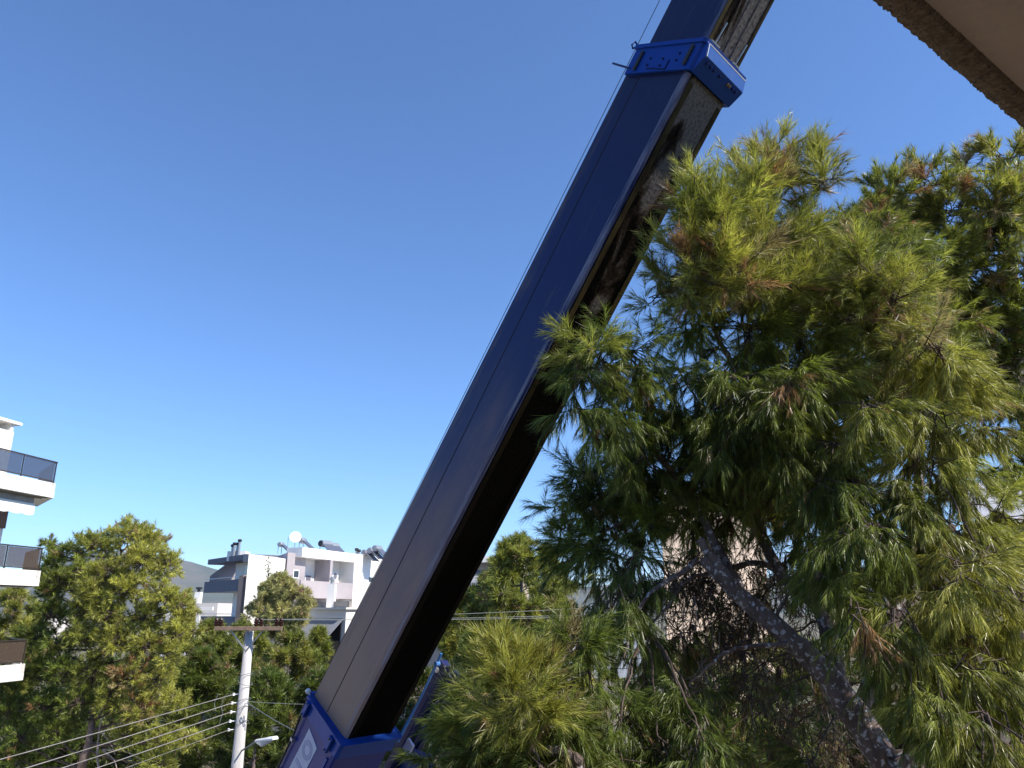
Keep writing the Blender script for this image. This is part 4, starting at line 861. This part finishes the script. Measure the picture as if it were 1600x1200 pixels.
# --- the big pine at the right -------------------------------------------------------------
def C(px, py, rpx, dep=6.0, droop=.3, tone=.35, brown=.04):
    p = at(px, py, dep + random.uniform(-.25, .25)); return (p.x, p.y, p.z, rpx * dep / 1230.0, droop, tone, brown)
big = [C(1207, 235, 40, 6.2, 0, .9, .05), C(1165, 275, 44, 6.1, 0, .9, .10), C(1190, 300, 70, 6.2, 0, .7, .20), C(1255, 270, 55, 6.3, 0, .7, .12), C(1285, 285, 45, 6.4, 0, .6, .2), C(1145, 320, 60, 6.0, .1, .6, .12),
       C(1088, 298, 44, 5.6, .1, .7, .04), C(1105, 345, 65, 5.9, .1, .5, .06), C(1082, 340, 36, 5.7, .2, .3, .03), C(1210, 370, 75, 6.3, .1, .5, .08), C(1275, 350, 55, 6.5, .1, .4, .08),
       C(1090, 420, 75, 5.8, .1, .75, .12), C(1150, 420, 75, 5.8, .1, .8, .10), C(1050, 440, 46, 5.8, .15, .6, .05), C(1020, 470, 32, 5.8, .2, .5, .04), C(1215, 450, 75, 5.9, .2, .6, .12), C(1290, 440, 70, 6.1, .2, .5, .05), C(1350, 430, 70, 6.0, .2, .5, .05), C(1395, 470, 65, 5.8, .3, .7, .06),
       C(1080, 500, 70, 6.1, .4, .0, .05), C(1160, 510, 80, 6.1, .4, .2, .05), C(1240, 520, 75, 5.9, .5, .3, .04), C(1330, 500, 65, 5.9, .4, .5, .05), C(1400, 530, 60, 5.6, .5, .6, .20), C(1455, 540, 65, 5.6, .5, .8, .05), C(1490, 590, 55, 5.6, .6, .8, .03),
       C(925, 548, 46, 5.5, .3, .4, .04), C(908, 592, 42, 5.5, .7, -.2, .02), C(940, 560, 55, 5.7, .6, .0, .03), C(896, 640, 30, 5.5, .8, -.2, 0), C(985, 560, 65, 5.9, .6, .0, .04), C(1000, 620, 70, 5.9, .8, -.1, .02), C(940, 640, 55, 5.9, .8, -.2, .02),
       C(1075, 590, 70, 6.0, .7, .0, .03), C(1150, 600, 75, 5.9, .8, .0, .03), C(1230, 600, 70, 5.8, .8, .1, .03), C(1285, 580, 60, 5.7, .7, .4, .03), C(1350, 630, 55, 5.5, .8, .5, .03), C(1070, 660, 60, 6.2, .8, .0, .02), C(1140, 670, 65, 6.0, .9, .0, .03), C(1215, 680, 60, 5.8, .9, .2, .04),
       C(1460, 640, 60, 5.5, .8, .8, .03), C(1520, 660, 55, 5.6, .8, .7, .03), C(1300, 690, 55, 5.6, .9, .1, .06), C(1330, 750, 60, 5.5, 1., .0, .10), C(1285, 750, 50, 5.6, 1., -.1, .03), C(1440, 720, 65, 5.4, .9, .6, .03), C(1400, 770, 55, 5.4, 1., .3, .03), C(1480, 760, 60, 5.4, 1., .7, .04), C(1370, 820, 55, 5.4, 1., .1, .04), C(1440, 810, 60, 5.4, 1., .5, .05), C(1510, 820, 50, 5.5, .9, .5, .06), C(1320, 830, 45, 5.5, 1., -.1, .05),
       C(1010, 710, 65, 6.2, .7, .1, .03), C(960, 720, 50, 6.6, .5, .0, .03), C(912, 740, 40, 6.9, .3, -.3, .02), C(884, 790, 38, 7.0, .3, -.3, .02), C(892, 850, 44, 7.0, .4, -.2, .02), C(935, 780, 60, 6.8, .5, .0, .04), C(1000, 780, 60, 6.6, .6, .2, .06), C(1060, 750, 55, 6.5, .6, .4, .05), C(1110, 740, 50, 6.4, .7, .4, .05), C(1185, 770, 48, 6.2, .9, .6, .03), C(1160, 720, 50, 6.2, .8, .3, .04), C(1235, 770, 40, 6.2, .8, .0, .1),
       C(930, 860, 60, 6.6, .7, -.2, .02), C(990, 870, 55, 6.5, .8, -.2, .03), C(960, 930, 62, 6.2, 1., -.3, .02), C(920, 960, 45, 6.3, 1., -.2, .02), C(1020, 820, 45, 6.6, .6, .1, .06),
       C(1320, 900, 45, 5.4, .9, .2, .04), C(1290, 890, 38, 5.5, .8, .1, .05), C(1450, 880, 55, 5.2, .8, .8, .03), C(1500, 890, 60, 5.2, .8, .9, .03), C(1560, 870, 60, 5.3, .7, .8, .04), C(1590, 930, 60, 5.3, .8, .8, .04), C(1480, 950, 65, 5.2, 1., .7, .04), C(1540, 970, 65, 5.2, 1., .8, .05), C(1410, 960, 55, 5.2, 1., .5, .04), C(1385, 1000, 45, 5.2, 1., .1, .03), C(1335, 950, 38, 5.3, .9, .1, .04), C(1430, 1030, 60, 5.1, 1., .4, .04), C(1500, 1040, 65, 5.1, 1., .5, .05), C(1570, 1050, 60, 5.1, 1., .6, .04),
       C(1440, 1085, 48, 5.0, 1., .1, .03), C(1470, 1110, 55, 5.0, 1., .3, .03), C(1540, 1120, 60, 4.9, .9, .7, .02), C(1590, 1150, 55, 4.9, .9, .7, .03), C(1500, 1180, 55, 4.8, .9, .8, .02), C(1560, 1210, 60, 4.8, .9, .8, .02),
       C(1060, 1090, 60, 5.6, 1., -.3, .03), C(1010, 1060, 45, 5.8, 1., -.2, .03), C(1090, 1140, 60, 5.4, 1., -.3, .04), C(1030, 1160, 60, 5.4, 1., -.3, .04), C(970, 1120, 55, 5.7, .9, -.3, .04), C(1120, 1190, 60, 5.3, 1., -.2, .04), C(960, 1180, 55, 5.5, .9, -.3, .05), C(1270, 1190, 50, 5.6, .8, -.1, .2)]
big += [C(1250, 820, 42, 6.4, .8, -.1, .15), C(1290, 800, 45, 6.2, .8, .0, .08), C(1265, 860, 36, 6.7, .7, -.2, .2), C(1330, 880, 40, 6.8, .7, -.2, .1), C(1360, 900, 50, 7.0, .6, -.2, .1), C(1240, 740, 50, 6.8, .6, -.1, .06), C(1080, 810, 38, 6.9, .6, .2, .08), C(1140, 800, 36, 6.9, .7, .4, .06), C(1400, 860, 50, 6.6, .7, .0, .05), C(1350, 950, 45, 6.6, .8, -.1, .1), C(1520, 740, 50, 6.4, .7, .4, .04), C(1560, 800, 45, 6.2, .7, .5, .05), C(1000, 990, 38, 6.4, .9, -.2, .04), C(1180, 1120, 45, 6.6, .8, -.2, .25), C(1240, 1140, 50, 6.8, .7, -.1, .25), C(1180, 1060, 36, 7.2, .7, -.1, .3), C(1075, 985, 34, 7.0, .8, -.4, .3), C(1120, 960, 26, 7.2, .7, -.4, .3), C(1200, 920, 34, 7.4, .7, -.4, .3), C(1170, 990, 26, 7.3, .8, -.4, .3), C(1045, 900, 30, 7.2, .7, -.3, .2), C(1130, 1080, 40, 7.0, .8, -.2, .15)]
# deeper layer of the same crown
for k in range(46):
    px, py = random.uniform(930, 1520), random.uniform(360, 800)
    while px < 1105 - (py - 360) * .55: px = random.uniform(930, 1520)
    big.append(C(px, py, random.uniform(45, 75), random.uniform(6.5, 7.6), .5, random.uniform(-.2, .4), .06))
base_big = at(1480, 1200, 5.9); bt = V(base_big.x + 1.6, base_big.y + .5, 0)
tree1 = empty('pine_tree', tuple(bt), 'big shaggy pine filling the right side with a leaning lichen-spotted trunk', 'pine tree')
TR = [bt, V(bt.x - .5, bt.y - .1, 3.5), at(1450, 1290, 5.95), at(1385, 1190, 5.95), at(1300, 1065, 6.0), at(1225, 990, 6.0), at(1150, 925, 6.05), at(1098, 872, 6.1)]
b = MB(); tp = limb(b, TR, .175, .045, 14, .006); b.build('trunk', M['bark'], tree1, smooth=True)
b = MB(); l1 = limb(b, [at(1310, 1078, 6.0), at(1298, 1000, 6.2), at(1275, 945, 6.35), at(1215, 890, 6.45), at(1185, 800, 6.5), at(1190, 640, 6.5), at(1195, 450, 6.4), at(1207, 240, 6.25)], .085, .012, 10, .008); b.build('limb', M['bark'], tree1, smooth=True)
b = MB(); l1b = limb(b, [at(1225, 895, 6.44), at(1180, 880, 6.4), at(1130, 892, 6.3), at(1075, 905, 6.2), at(1040, 950, 6.1), at(1010, 985, 6.05)], .03, .008, 7, .006); b.build('limb', M['bark'], tree1, smooth=True)
b = MB(); limb(b, [at(1150, 925, 6.05), at(1120, 880, 6.08), at(1092, 842, 6.12)], .06, .03, 9, .006); b.build('broken_stub', M['bark'], tree1, smooth=True)
b = MB(); limb(b, [at(1090, 876, 6.1), at(1050, 905, 6.05), at(1008, 935, 6.0), at(985, 985, 5.95), at(974, 1030, 5.95)], .024, .010, 7, .008); b.build('dead_limb', M['bark'], tree1, smooth=True)
b = MB(); limb(b, [at(1232, 1008, 5.95), at(1190, 1008, 5.9), at(1140, 1016, 5.85), at(1100, 1048, 5.8), at(1075, 1075, 5.8)], .022, .006, 7, .008); b.build('dead_limb', M['bark'], tree1, smooth=True)
b = MB(); l2 = limb(b, [at(1340, 1120, 6.0), at(1400, 960, 6.3), at(1440, 800, 6.4), at(1420, 650, 6.5), at(1440, 500, 6.4)], .075, .012, 9, .01); b.build('limb', M['bark'], tree1, smooth=True)
b = MB(); l3 = limb(b, [at(1165, 940, 6.05), at(1120, 850, 6.35), at(1075, 770, 6.5), at(1010, 690, 6.25), at(945, 620, 5.9), at(895, 560, 5.6)], .05, .010, 8, .015); b.build('limb', M['bark'], tree1, smooth=True)
b = MB(); l4 = limb(b, [at(1190, 650, 6.5), at(1140, 560, 6.3), at(1095, 470, 6.0), at(1072, 380, 5.85), at(1066, 300, 5.7)], .03, .008, 7, .012); b.build('limb', M['bark'], tree1, smooth=True)
b = MB(); l5 = limb(b, [at(1075, 770, 6.5), at(1010, 800, 6.7), at(940, 830, 6.8), at(880, 830, 6.95)], .022, .007, 6, .012); b.build('limb', M['bark'], tree1, smooth=True)
b = MB(); l6 = limb(b, [at(1400, 1230, 5.9), at(1450, 1100, 5.5), at(1490, 980, 5.35), at(1540, 880, 5.35)], .045, .008, 7, .012); b.build('limb', M['bark'], tree1, smooth=True)
skel = [np.array(p) for p in tp[15:] + l1 + l1b + l2 + l3 + l4 + l5 + l6]
skel = np.array([np.array(p) for p in skel])
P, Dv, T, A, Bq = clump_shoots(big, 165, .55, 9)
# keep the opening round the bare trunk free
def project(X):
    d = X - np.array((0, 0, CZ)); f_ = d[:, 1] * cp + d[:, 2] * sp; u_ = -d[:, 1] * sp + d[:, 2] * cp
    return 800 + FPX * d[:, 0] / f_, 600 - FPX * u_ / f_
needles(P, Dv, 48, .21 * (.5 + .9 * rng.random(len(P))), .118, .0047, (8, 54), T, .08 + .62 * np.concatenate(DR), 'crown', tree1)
twigs(A, Bq, .007, .003, 'twigs', tree1, M['twig'])
cen = np.array([c[:3] for c in big]); idx = np.array([np.argmin(((skel - c) ** 2).sum(1)) for c in cen])
b = MB()
for c, i in zip(cen, idx):
    s_ = skel[i]; mid_ = (s_ * .5 + c * .5) + np.array((0, 0, .10)); limb(b, [s_, mid_, c], .012, .005, 5, .016)
o = b.build('branches', M['twig'], tree1); o['kind'] = 'stuff'
# dead hanging twigs in the dark hollow
cl0 = [at(px, py, dp) for px, py, dp in [(random.uniform(1030, 1260), random.uniform(860, 1010), random.uniform(6.2, 7.2)) for _ in range(52)] + [(random.uniform(1040, 1320), random.uniform(1010, 1190), random.uniform(6.0, 7.5)) for _ in range(34)]]
a0 = []; 
for c in cl0:
    for q in range(46): a0.append(tuple(c + V(random.gauss(0, .09), random.gauss(0, .12), random.gauss(0, .07))))
a0 = np.array(a0); N = len(a0)
dd = unit(rng.normal(size=(N, 3)) * .75 + np.array((0, 0, -.9))); b0 = a0 + dd * (.05 + .13 * rng.random((N, 1)))
twigs(a0, b0, .0042, .0018, 'dead_twigs', tree1, M['twig'])
hang = np.array([tuple(at(random.uniform(990, 1290), random.uniform(860, 1100), random.uniform(6.0, 6.8))) for _ in range(90)])
hd_ = unit(rng.normal(size=(90, 3)) * .3 + np.array((0, 0, -1.0))); mid_h = hang + hd_ * .16; end_h = mid_h + unit(hd_ + rng.normal(size=(90, 3)) * .35) * .17
twigs(hang, mid_h, .0045, .0032, 'dead_twigs', tree1, M['dead_twig']); twigs(mid_h, end_h, .0032, .0015, 'dead_twigs', tree1, M['dead_twig'])
ix = rng.choice(N, 900, replace=False)
needles(a0[ix], dd[ix], 22, .09, .085, .0034, (8, 45), np.where(rng.random((900, 1)) < .5, BROWN * .55, np.where(rng.random((900, 1)) < .5, DARK * .8, STRAW * .45)), .3, 'dead_needles', tree1)
# cones
cone_me = None
for k in range(34):
    if k < 14: p = at(random.uniform(1060, 1270), random.uniform(900, 1060), random.uniform(6.05, 6.6))
    else: p = Vector(cen[random.randrange(len(cen))]) + V(random.uniform(-.2, .2), random.uniform(-.25, 0), random.uniform(-.2, .1))
    if cone_me is None:
        b = MB(); b.lathe([(.004, -.045), (.024, -.035), (.034, -.012), (.036, .005), (.030, .022), (.018, .04), (.004, .05)], (0, 0, 0), Z, 9); o = b.build('pine_cone', M['cone'], tree1); cone_me = o.data
    else: o = bpy.data.objects.new('pine_cone', cone_me); COL.objects.link(o); o.parent = tree1; o.matrix_parent_inverse = wmat(tree1).inverted()
    o.location = p; o.rotation_euler = (random.uniform(1.8, 4), random.uniform(-.7, .7), random.uniform(0, 6)); o.scale = (random.uniform(.6, .85),) * 3

# --- second pine behind, at the right edge -----------------------------------------------------
sec = [C(1565, 248, 40, 8.2, 0, .7, .2), C(1508, 272, 36, 8.1, 0, .7, .45), C(1598, 265, 45, 8.2, 0, .7, .2), C(1445, 285, 42, 8.0, 0, .4, .05), C(1395, 300, 42, 8.0, 0, .3, .03), C(1362, 330, 40, 8.0, .1, .3, .03), C(1425, 350, 55, 8.1, .1, .3, .05), C(1490, 330, 60, 8.2, .1, .5, .10), C(1560, 320, 60, 8.1, .1, .6, .10), C(1540, 390, 60, 8.2, .2, .5, .14), C(1600, 360, 55, 8.2, .1, .5, .1),
       C(1470, 400, 55, 8.2, .2, .3, .05), C(1335, 370, 40, 8.1, .2, .2, .03), C(1600, 440, 55, 8.2, .2, .4, .1), C(1510, 450, 55, 8.3, .3, .2, .05), C(1570, 480, 50, 8.3, .3, .2, .06), C(1440, 470, 40, 8.3, .2, .1, .04), C(1590, 560, 55, 8.3, .4, .1, .04), C(1540, 610, 45, 8.4, .4, .0, .04), C(1600, 650, 50, 8.3, .4, .2, .03), C(1570, 710, 45, 8.3, .5, .3, .03), C(1610, 760, 45, 8.2, .5, .6, .03), C(1380, 400, 40, 8.3, .2, .1, .04)]
sec += [C(random.uniform(1340, 1610), random.uniform(330, 640), random.uniform(40, 60), random.uniform(8.3, 9.2), .3, random.uniform(-.2, .3), .05) for _ in range(26)]
t2b = V(at(1640, 1100, 8.4).x, 8.5, 0)
tree2 = empty('pine_tree', tuple(t2b), 'taller pine behind the big one at the right edge below the soffit', 'pine tree')
b = MB(); tp2 = limb(b, [t2b, V(t2b.x, 8.5, 5), at(1630, 900, 8.5), at(1590, 600, 8.5), at(1470, 560, 8.5), at(1455, 480, 8.5)], .17, .04, 10, .01); b.build('trunk', M['bark'], tree2, smooth=True)
b = MB(); tq = limb(b, [at(1592, 610, 8.5), at(1590, 480, 8.4), at(1570, 350, 8.3), at(1563, 245, 8.2)], .08, .012, 8, .01); b.build('limb', M['bark'], tree2, smooth=True)
b = MB(); tr_ = limb(b, [at(1470, 560, 8.5), at(1430, 420, 8.3), at(1400, 320, 8.1)], .05, .01, 7, .01); b.build('limb', M['bark'], tree2, smooth=True)
P, Dv, T, A, Bq = clump_shoots(sec, 150, .6)
needles(P, Dv, 46, .15 * (.7 + .7 * rng.random(len(P))), .12, .0078, (14, 60), T, .08 + .5 * np.concatenate(DR), 'crown', tree2); twigs(A, Bq, .008, .003, 'twigs', tree2, M['twig'])
sk2 = np.array([np.array(p) for p in tp2[12:] + tq + tr_]); b = MB()
for c in sec:
    c = np.array(c[:3]); s_ = sk2[np.argmin(((sk2 - c) ** 2).sum(1))]; limb(b, [s_, s_ * .5 + c * .5 + np.array((0, 0, .08)), c], .022, .008, 5, .015)
o = b.build('branches', M['twig'], tree2); o['kind'] = 'stuff'

# --- pine top poking up below, in front of the jib ---------------------------------------------
lowp = [C(800, 1045, 42, 5.00, 0, .9, .12), C(835, 1065, 38, 5.00, 0, .8, .25), C(775, 1075, 40, 5.00, .1, .8, .04), C(815, 1100, 50, 5.00, .2, .7, .06), C(760, 1120, 45, 5.40, .3, .3, .04), C(748, 1085, 36, 5.60, .3, -.1, .03), C(728, 1130, 36, 5.60, .4, -.1, .06), C(850, 1140, 50, 5.30, .4, .5, .1), C(800, 1160, 55, 5.30, .5, .1, .25), C(740, 1170, 50, 5.40, .6, .1, .08), C(700, 1180, 36, 5.50, .6, .1, .03), C(880, 1090, 45, 5.40, .6, -.2, .03), C(900, 1150, 50, 5.20, .7, -.1, .15), C(850, 1200, 55, 5.10, .6, .2, .06), C(760, 1220, 60, 5.20, .6, .1, .05), C(920, 1050, 45, 5.40, .5, -.2, .02), C(900, 1010, 38, 5.60, .4, -.1, .03), C(690, 1220, 40, 5.40, .5, .2, .02)]
t3 = V(at(810, 1200, 5.3).x, 5.3, 0)
tree3 = empty('pine_tree', tuple(t3), 'lower pine with a sunlit yellow-green top right of the boom foot', 'pine tree')
b = MB(); tp3 = limb(b, [t3, V(t3.x + .1, 5.3, 4), at(820, 1210, 5.25), at(812, 1130, 5.15), at(803, 1050, 5.05)], .13, .012, 9, .008); b.build('trunk', M['bark'], tree3, smooth=True)
P, Dv, T, A, Bq = clump_shoots(lowp, 240, .6, 9)
needles(P, Dv, 50, .18 * (.5 + .9 * rng.random(len(P))), .110, .0045, (8, 56), T, .08 + .6 * np.concatenate(DR), 'crown', tree3); twigs(A, Bq, .007, .003, 'twigs', tree3, M['twig'])
sk3 = np.array([np.array(p) for p in tp3[10:]]); b = MB()
for c in lowp:
    c = np.array(c[:3]); s_ = sk3[np.argmin(((sk3 - c) ** 2).sum(1))]; limb(b, [s_, s_ * .5 + c * .5, c], .016, .006, 5, .01)
limb(b, [at(890, 1240, 5.1), at(905, 1195, 5.1), at(880, 1175, 5.1), at(850, 1172, 5.1)], .045, .03, 8, .006)
o = b.build('branches', M['bark'], tree3); o['kind'] = 'stuff'

# --- farther trees ------------------------------------------------------------------------------
def far_pine(px, ptop, depth, wpx, pbot, label, tone=.4, lean=0, n_cl=70, brown=.03, K=9, seed=0, per=20, droop=.1, size=1.0, trunk=True, group='pines in the middle distance', leafmat=None, pal=None, name='pine_tree'):
    """crown built from clumps scattered over stacked, uneven tiers"""
    st = random.getstate(); random.seed(seed)
    top = at(px, ptop, depth); bot = at(px, pbot, depth); w = wpx * depth / 1250.0 / 2; H = top.z - bot.z
    root = V(top.x + lean, depth, 0)
    t = empty(name, tuple(root), label, name.replace('_', ' '), group)
    cl = []
    for k in range(n_cl):
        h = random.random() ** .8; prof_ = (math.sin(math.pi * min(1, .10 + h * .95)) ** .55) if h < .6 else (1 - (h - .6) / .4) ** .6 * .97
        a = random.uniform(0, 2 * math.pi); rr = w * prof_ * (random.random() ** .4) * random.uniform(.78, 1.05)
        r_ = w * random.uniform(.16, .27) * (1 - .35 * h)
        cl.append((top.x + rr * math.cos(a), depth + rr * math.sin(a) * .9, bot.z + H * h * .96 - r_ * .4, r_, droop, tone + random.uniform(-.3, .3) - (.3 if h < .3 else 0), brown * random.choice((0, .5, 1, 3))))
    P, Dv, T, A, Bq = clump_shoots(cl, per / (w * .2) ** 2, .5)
    if pal is not None: T = T * np.array(pal)
    s_ = size * (depth / 28.0) ** .6
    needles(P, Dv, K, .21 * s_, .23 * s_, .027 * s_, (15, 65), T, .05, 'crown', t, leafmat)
    twigs(A, Bq, .018 * s_, .008 * s_, 'twigs', t, M['twig'])
    b = MB(); spine = limb(b, [root, V(root.x * .7 + top.x * .3, depth, bot.z * .6), V(top.x, depth, bot.z + H * .35), V(top.x, depth, top.z - H * .12)], .22 * H / 9 + .05, .03, 9, .02); b.build('trunk', M['bark'], t, smooth=True)
    b = MB(); sk = np.array([np.array(p) for p in spine[6:]])
    for c in cl[::2]:
        c = np.array(c[:3]); q = c.copy(); q[2] -= .6 * w * .4; s0 = sk[np.argmin(((sk - q) ** 2).sum(1))]; limb(b, [s0, s0 * .5 + c * .5 + np.array((0, 0, -.03 * H)), c], .045 * H / 9 + .01, .012, 5, .03)
    o = b.build('branches', M['twig'], t); o['kind'] = 'stuff'
    random.setstate(st); return t
# left pine: built from clumps read off the photograph
LP = [(195, 838, 38, 28, .7), (240, 850, 36, 28, .8), (258, 885, 34, 27.6, .8), (160, 850, 30, 28.4, .4), (130, 850, 28, 28.6, .2), (100, 865, 28, 28.8, .0), (75, 880, 26, 28.8, -.1), (60, 905, 26, 28.6, .0), (75, 850, 16, 29, .1), (215, 880, 42, 27.4, .8), (170, 890, 40, 27.4, .6), (130, 895, 36, 27.8, .2), (100, 915, 36, 28, .0), (70, 930, 28, 28.4, -.1), (150, 925, 40, 27.2, .5), (200, 925, 40, 27, .7), (245, 930, 36, 27, .7), (275, 945, 30, 27.2, .8), (290, 965, 26, 27.4, .8), (125, 955, 36, 27.6, .1), (85, 965, 34, 28, -.2), (170, 965, 42, 27, .5), (225, 970, 36, 27.4, .4), (270, 990, 32, 27, .7), (295, 990, 18, 27.4, .7), (130, 1000, 38, 27, .3), (180, 1005, 40, 26.8, .6), (90, 1005, 34, 27.4, -.2), (55, 1000, 30, 28, -.2), (230, 1015, 36, 26.8, .7), (265, 1025, 30, 26.8, .7), (150, 1045, 40, 26.8, .2), (205, 1055, 40, 26.6, .5), (250, 1065, 34, 26.6, .7), (100, 1050, 36, 27, -.2), (55, 1050, 34, 27.6, -.2), (20, 1060, 32, 28, -.2), (272, 1095, 26, 26.6, .7), (225, 1105, 36, 26.4, .6), (175, 1090, 36, 26.6, .4), (120, 1095, 36, 26.8, 0), (70, 1100, 36, 27.2, -.3), (20, 1110, 36, 27.8, -.3), (200, 1145, 28, 26.4, .4), (250, 1150, 30, 26.4, .5), (290, 1155, 22, 26.6, .6), (90, 1150, 32, 26.8, -.1), (40, 1150, 32, 27.2, -.3), (10, 1180, 32, 27.4, -.2), (250, 1195, 28, 26.4, .4)]  # tones paint the sunlit right side bright, the shaded left dark
lc = []
for k, (px, py, rp, dp, tn) in enumerate(LP):
    for q in range(2):
        p = at(px + random.uniform(-9, 9), py + random.uniform(-6, 6), dp + (0 if q == 0 else random.uniform(.6, 1.8))); br = .35 if (180 < px < 235 and 1030 < py < 1120) else .02
        lc.append((p.x, p.y, p.z, rp * .78 * dp / 1240.0, .1, tn + .12, br))
tl = at(135, 1180, 27.5); tb0 = V(tl.x - .3, 27.6, 0)
t4 = empty('pine_tree', tuple(tb0), 'tall sunlit pine beside the left balconies with the cables in front', 'pine tree', 'pines in the middle distance')
P, Dv, T, A, Bq = clump_shoots(lc, 90, .5); T = T * 1.18
needles(P, Dv, 14, .155, .16, .019, (15, 65), T, .05, 'crown', t4); twigs(A, Bq, .014, .006, 'twigs', t4, M['twig'])
b = MB(); s4 = limb(b, [tb0, V(tl.x - .2, 27.6, 4), at(130, 1190, 27.2), at(142, 1140, 27.2), at(150, 1060, 27.6), at(170, 950, 28), at(190, 860, 28.2)], .2, .03, 10, .015); b.build('trunk', mat('pale pine bark', (.30, .23, .20), .95, (.17, .12, .10), 5, .8, 20), t4, smooth=True)
b = MB(); limb(b, [at(158, 1240, 26.6), at(152, 1170, 26.6), at(160, 1120, 26.8)], .05, .02, 7, .015); limb(b, [at(160, 1172, 26.6), at(195, 1174, 26.4), at(225, 1190, 26.3)], .028, .012, 6, .01); limb(b, [at(160, 1172, 26.6), at(176, 1185, 26.4), at(184, 1205, 26.3)], .026, .012, 6, .01); limb(b, [at(157, 1143, 26.6), at(173, 1162, 26.5), at(180, 1180, 26.4)], .02, .01, 6, .01); o = b.build('dead_branch', M['dead_twig'], t4)
sk = np.array([np.array(p) for p in s4[8:]]); b = MB()
for c in lc[::2]:
    c = np.array(c[:3]); q = c.copy(); q[2] -= .5; s0 = sk[np.argmin(((sk - q) ** 2).sum(1))]; limb(b, [s0, s0 * .5 + c * .5 - np.array((0, 0, .15)), c], .05, .015, 5, .03)
o = b.build('branches', M['twig'], t4); o['kind'] = 'stuff'

far_pine(25, 915, 36, 130, 1080, 'yellow-green pine behind the left balconies', .7, n_cl=46, seed=3)
far_pine(455, 985, 36, 150, 1200, 'sunlit pine right of the utility pole under the crossarm', .5, n_cl=64, seed=5, brown=.06)
far_pine(330, 965, 40, 120, 1150, 'grey-green pine rising left of the crossarm', .25, n_cl=50, seed=6)
far_pine(380, 960, 46, 110, 1120, 'pine behind the pole top below the white building', .3, n_cl=46, seed=7)
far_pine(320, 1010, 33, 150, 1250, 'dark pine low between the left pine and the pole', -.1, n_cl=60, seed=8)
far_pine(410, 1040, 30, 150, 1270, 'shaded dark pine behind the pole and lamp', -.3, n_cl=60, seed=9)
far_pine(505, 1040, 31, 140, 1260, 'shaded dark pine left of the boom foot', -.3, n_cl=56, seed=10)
far_pine(500, 985, 42, 40, 1060, 'small young pine in front of the grey awning', .5, n_cl=22, seed=11)
far_pine(815, 828, 26, 130, 1060, 'slender pine rising between the boom and the big pine', .45, n_cl=60, seed=13, per=20)
far_pine(786, 850, 33, 90, 1040, 'pale green pine against the sky just right of the boom', .6, n_cl=44, seed=41)
far_pine(852, 850, 29, 80, 1050, 'pale pine tucked against the left boughs of the big pine', .5, n_cl=40, seed=42)
far_pine(770, 905, 30, 110, 1120, 'dark pine behind the thin wires right of the boom', .25, n_cl=50, seed=14)
far_pine(745, 985, 22, 130, 1230, 'shaded pine low right of the boom above the jib', -.3, n_cl=54, seed=15, size=.9)
far_pine(885, 960, 20, 130, 1180, 'sunlit pine low behind the left boughs of the big pine', .6, n_cl=54, seed=16, size=.85, brown=.1)
far_pine(870, 880, 34, 90, 1080, 'dull olive pine behind the sunlit low pine', .2, n_cl=40, seed=17, brown=.08)
far_pine(1300, 905, 14, 190, 1250, 'dark pine filling the gap right of the leaning trunk', -.1, n_cl=60, seed=45, size=.75, brown=.1)
far_pine(1230, 985, 16, 220, 1260, 'sunlit pine seen below the leaning trunk', .6, n_cl=54, seed=18, size=.8)
far_pine(1080, 1005, 12.5, 330, 1300, 'shaded pine low behind the dead limbs', -.2, n_cl=90, seed=19, size=.75, brown=.1)
far_pine(720, 920, 33, 60, 1050, 'bright young pine against the boom edge', .7, n_cl=24, seed=20)
far_pine(290, 935, 62, 45, 1010, 'far reddish-brown tree under the hill', .1, n_cl=20, seed=21, pal=(1.9, .9, 1.0))
far_pine(1560, 800, 15, 130, 1100, 'pine behind the right edge below the grey roof', .5, n_cl=40, seed=24, size=.75)
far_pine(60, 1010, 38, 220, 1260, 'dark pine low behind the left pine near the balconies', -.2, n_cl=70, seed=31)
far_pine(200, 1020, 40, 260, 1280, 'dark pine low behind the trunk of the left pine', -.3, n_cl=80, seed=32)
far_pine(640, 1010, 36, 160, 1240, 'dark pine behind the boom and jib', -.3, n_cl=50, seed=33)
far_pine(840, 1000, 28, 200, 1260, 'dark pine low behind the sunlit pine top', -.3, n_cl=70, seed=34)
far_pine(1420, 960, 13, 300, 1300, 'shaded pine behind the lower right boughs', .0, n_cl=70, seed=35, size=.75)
# soft grey-green broadleaf in front of the white building
far_pine(440, 893, 53, 112, 990, 'feathery grey-green tree in front of the white building', .6, n_cl=80, seed=22, K=10, droop=.6, pal=(1.35, 1.25, 2.1), group='feathery trees', leafmat=M['leaf'], name='pepper_tree', size=.8)
# bare spire twig above it
p0 = at(419, 910, 53); p1 = at(419, 875, 53)
th = empty('sapling', (p0.x, 53, 0), 'thin leafy spire standing above the feathery tree', 'sapling')
b = MB(); b.tube([V(p0.x, 53, 0), p0, p1], [.08, .04, .015], 6); b.build('trunk', M['twig'], th)
pp = np.array([tuple(p0.lerp(p1, k / 22) + V(random.uniform(-.1, .1), random.uniform(-.1, .1), 0)) for k in range(23)]); needles(pp, unit(rng.normal(size=(23, 3)) + np.array((0, 0, .6))), 10, .15, .2, .04, (15, 70), np.repeat(GREEN[None] * 1.2, 23, 0), 0, 'crown', th)
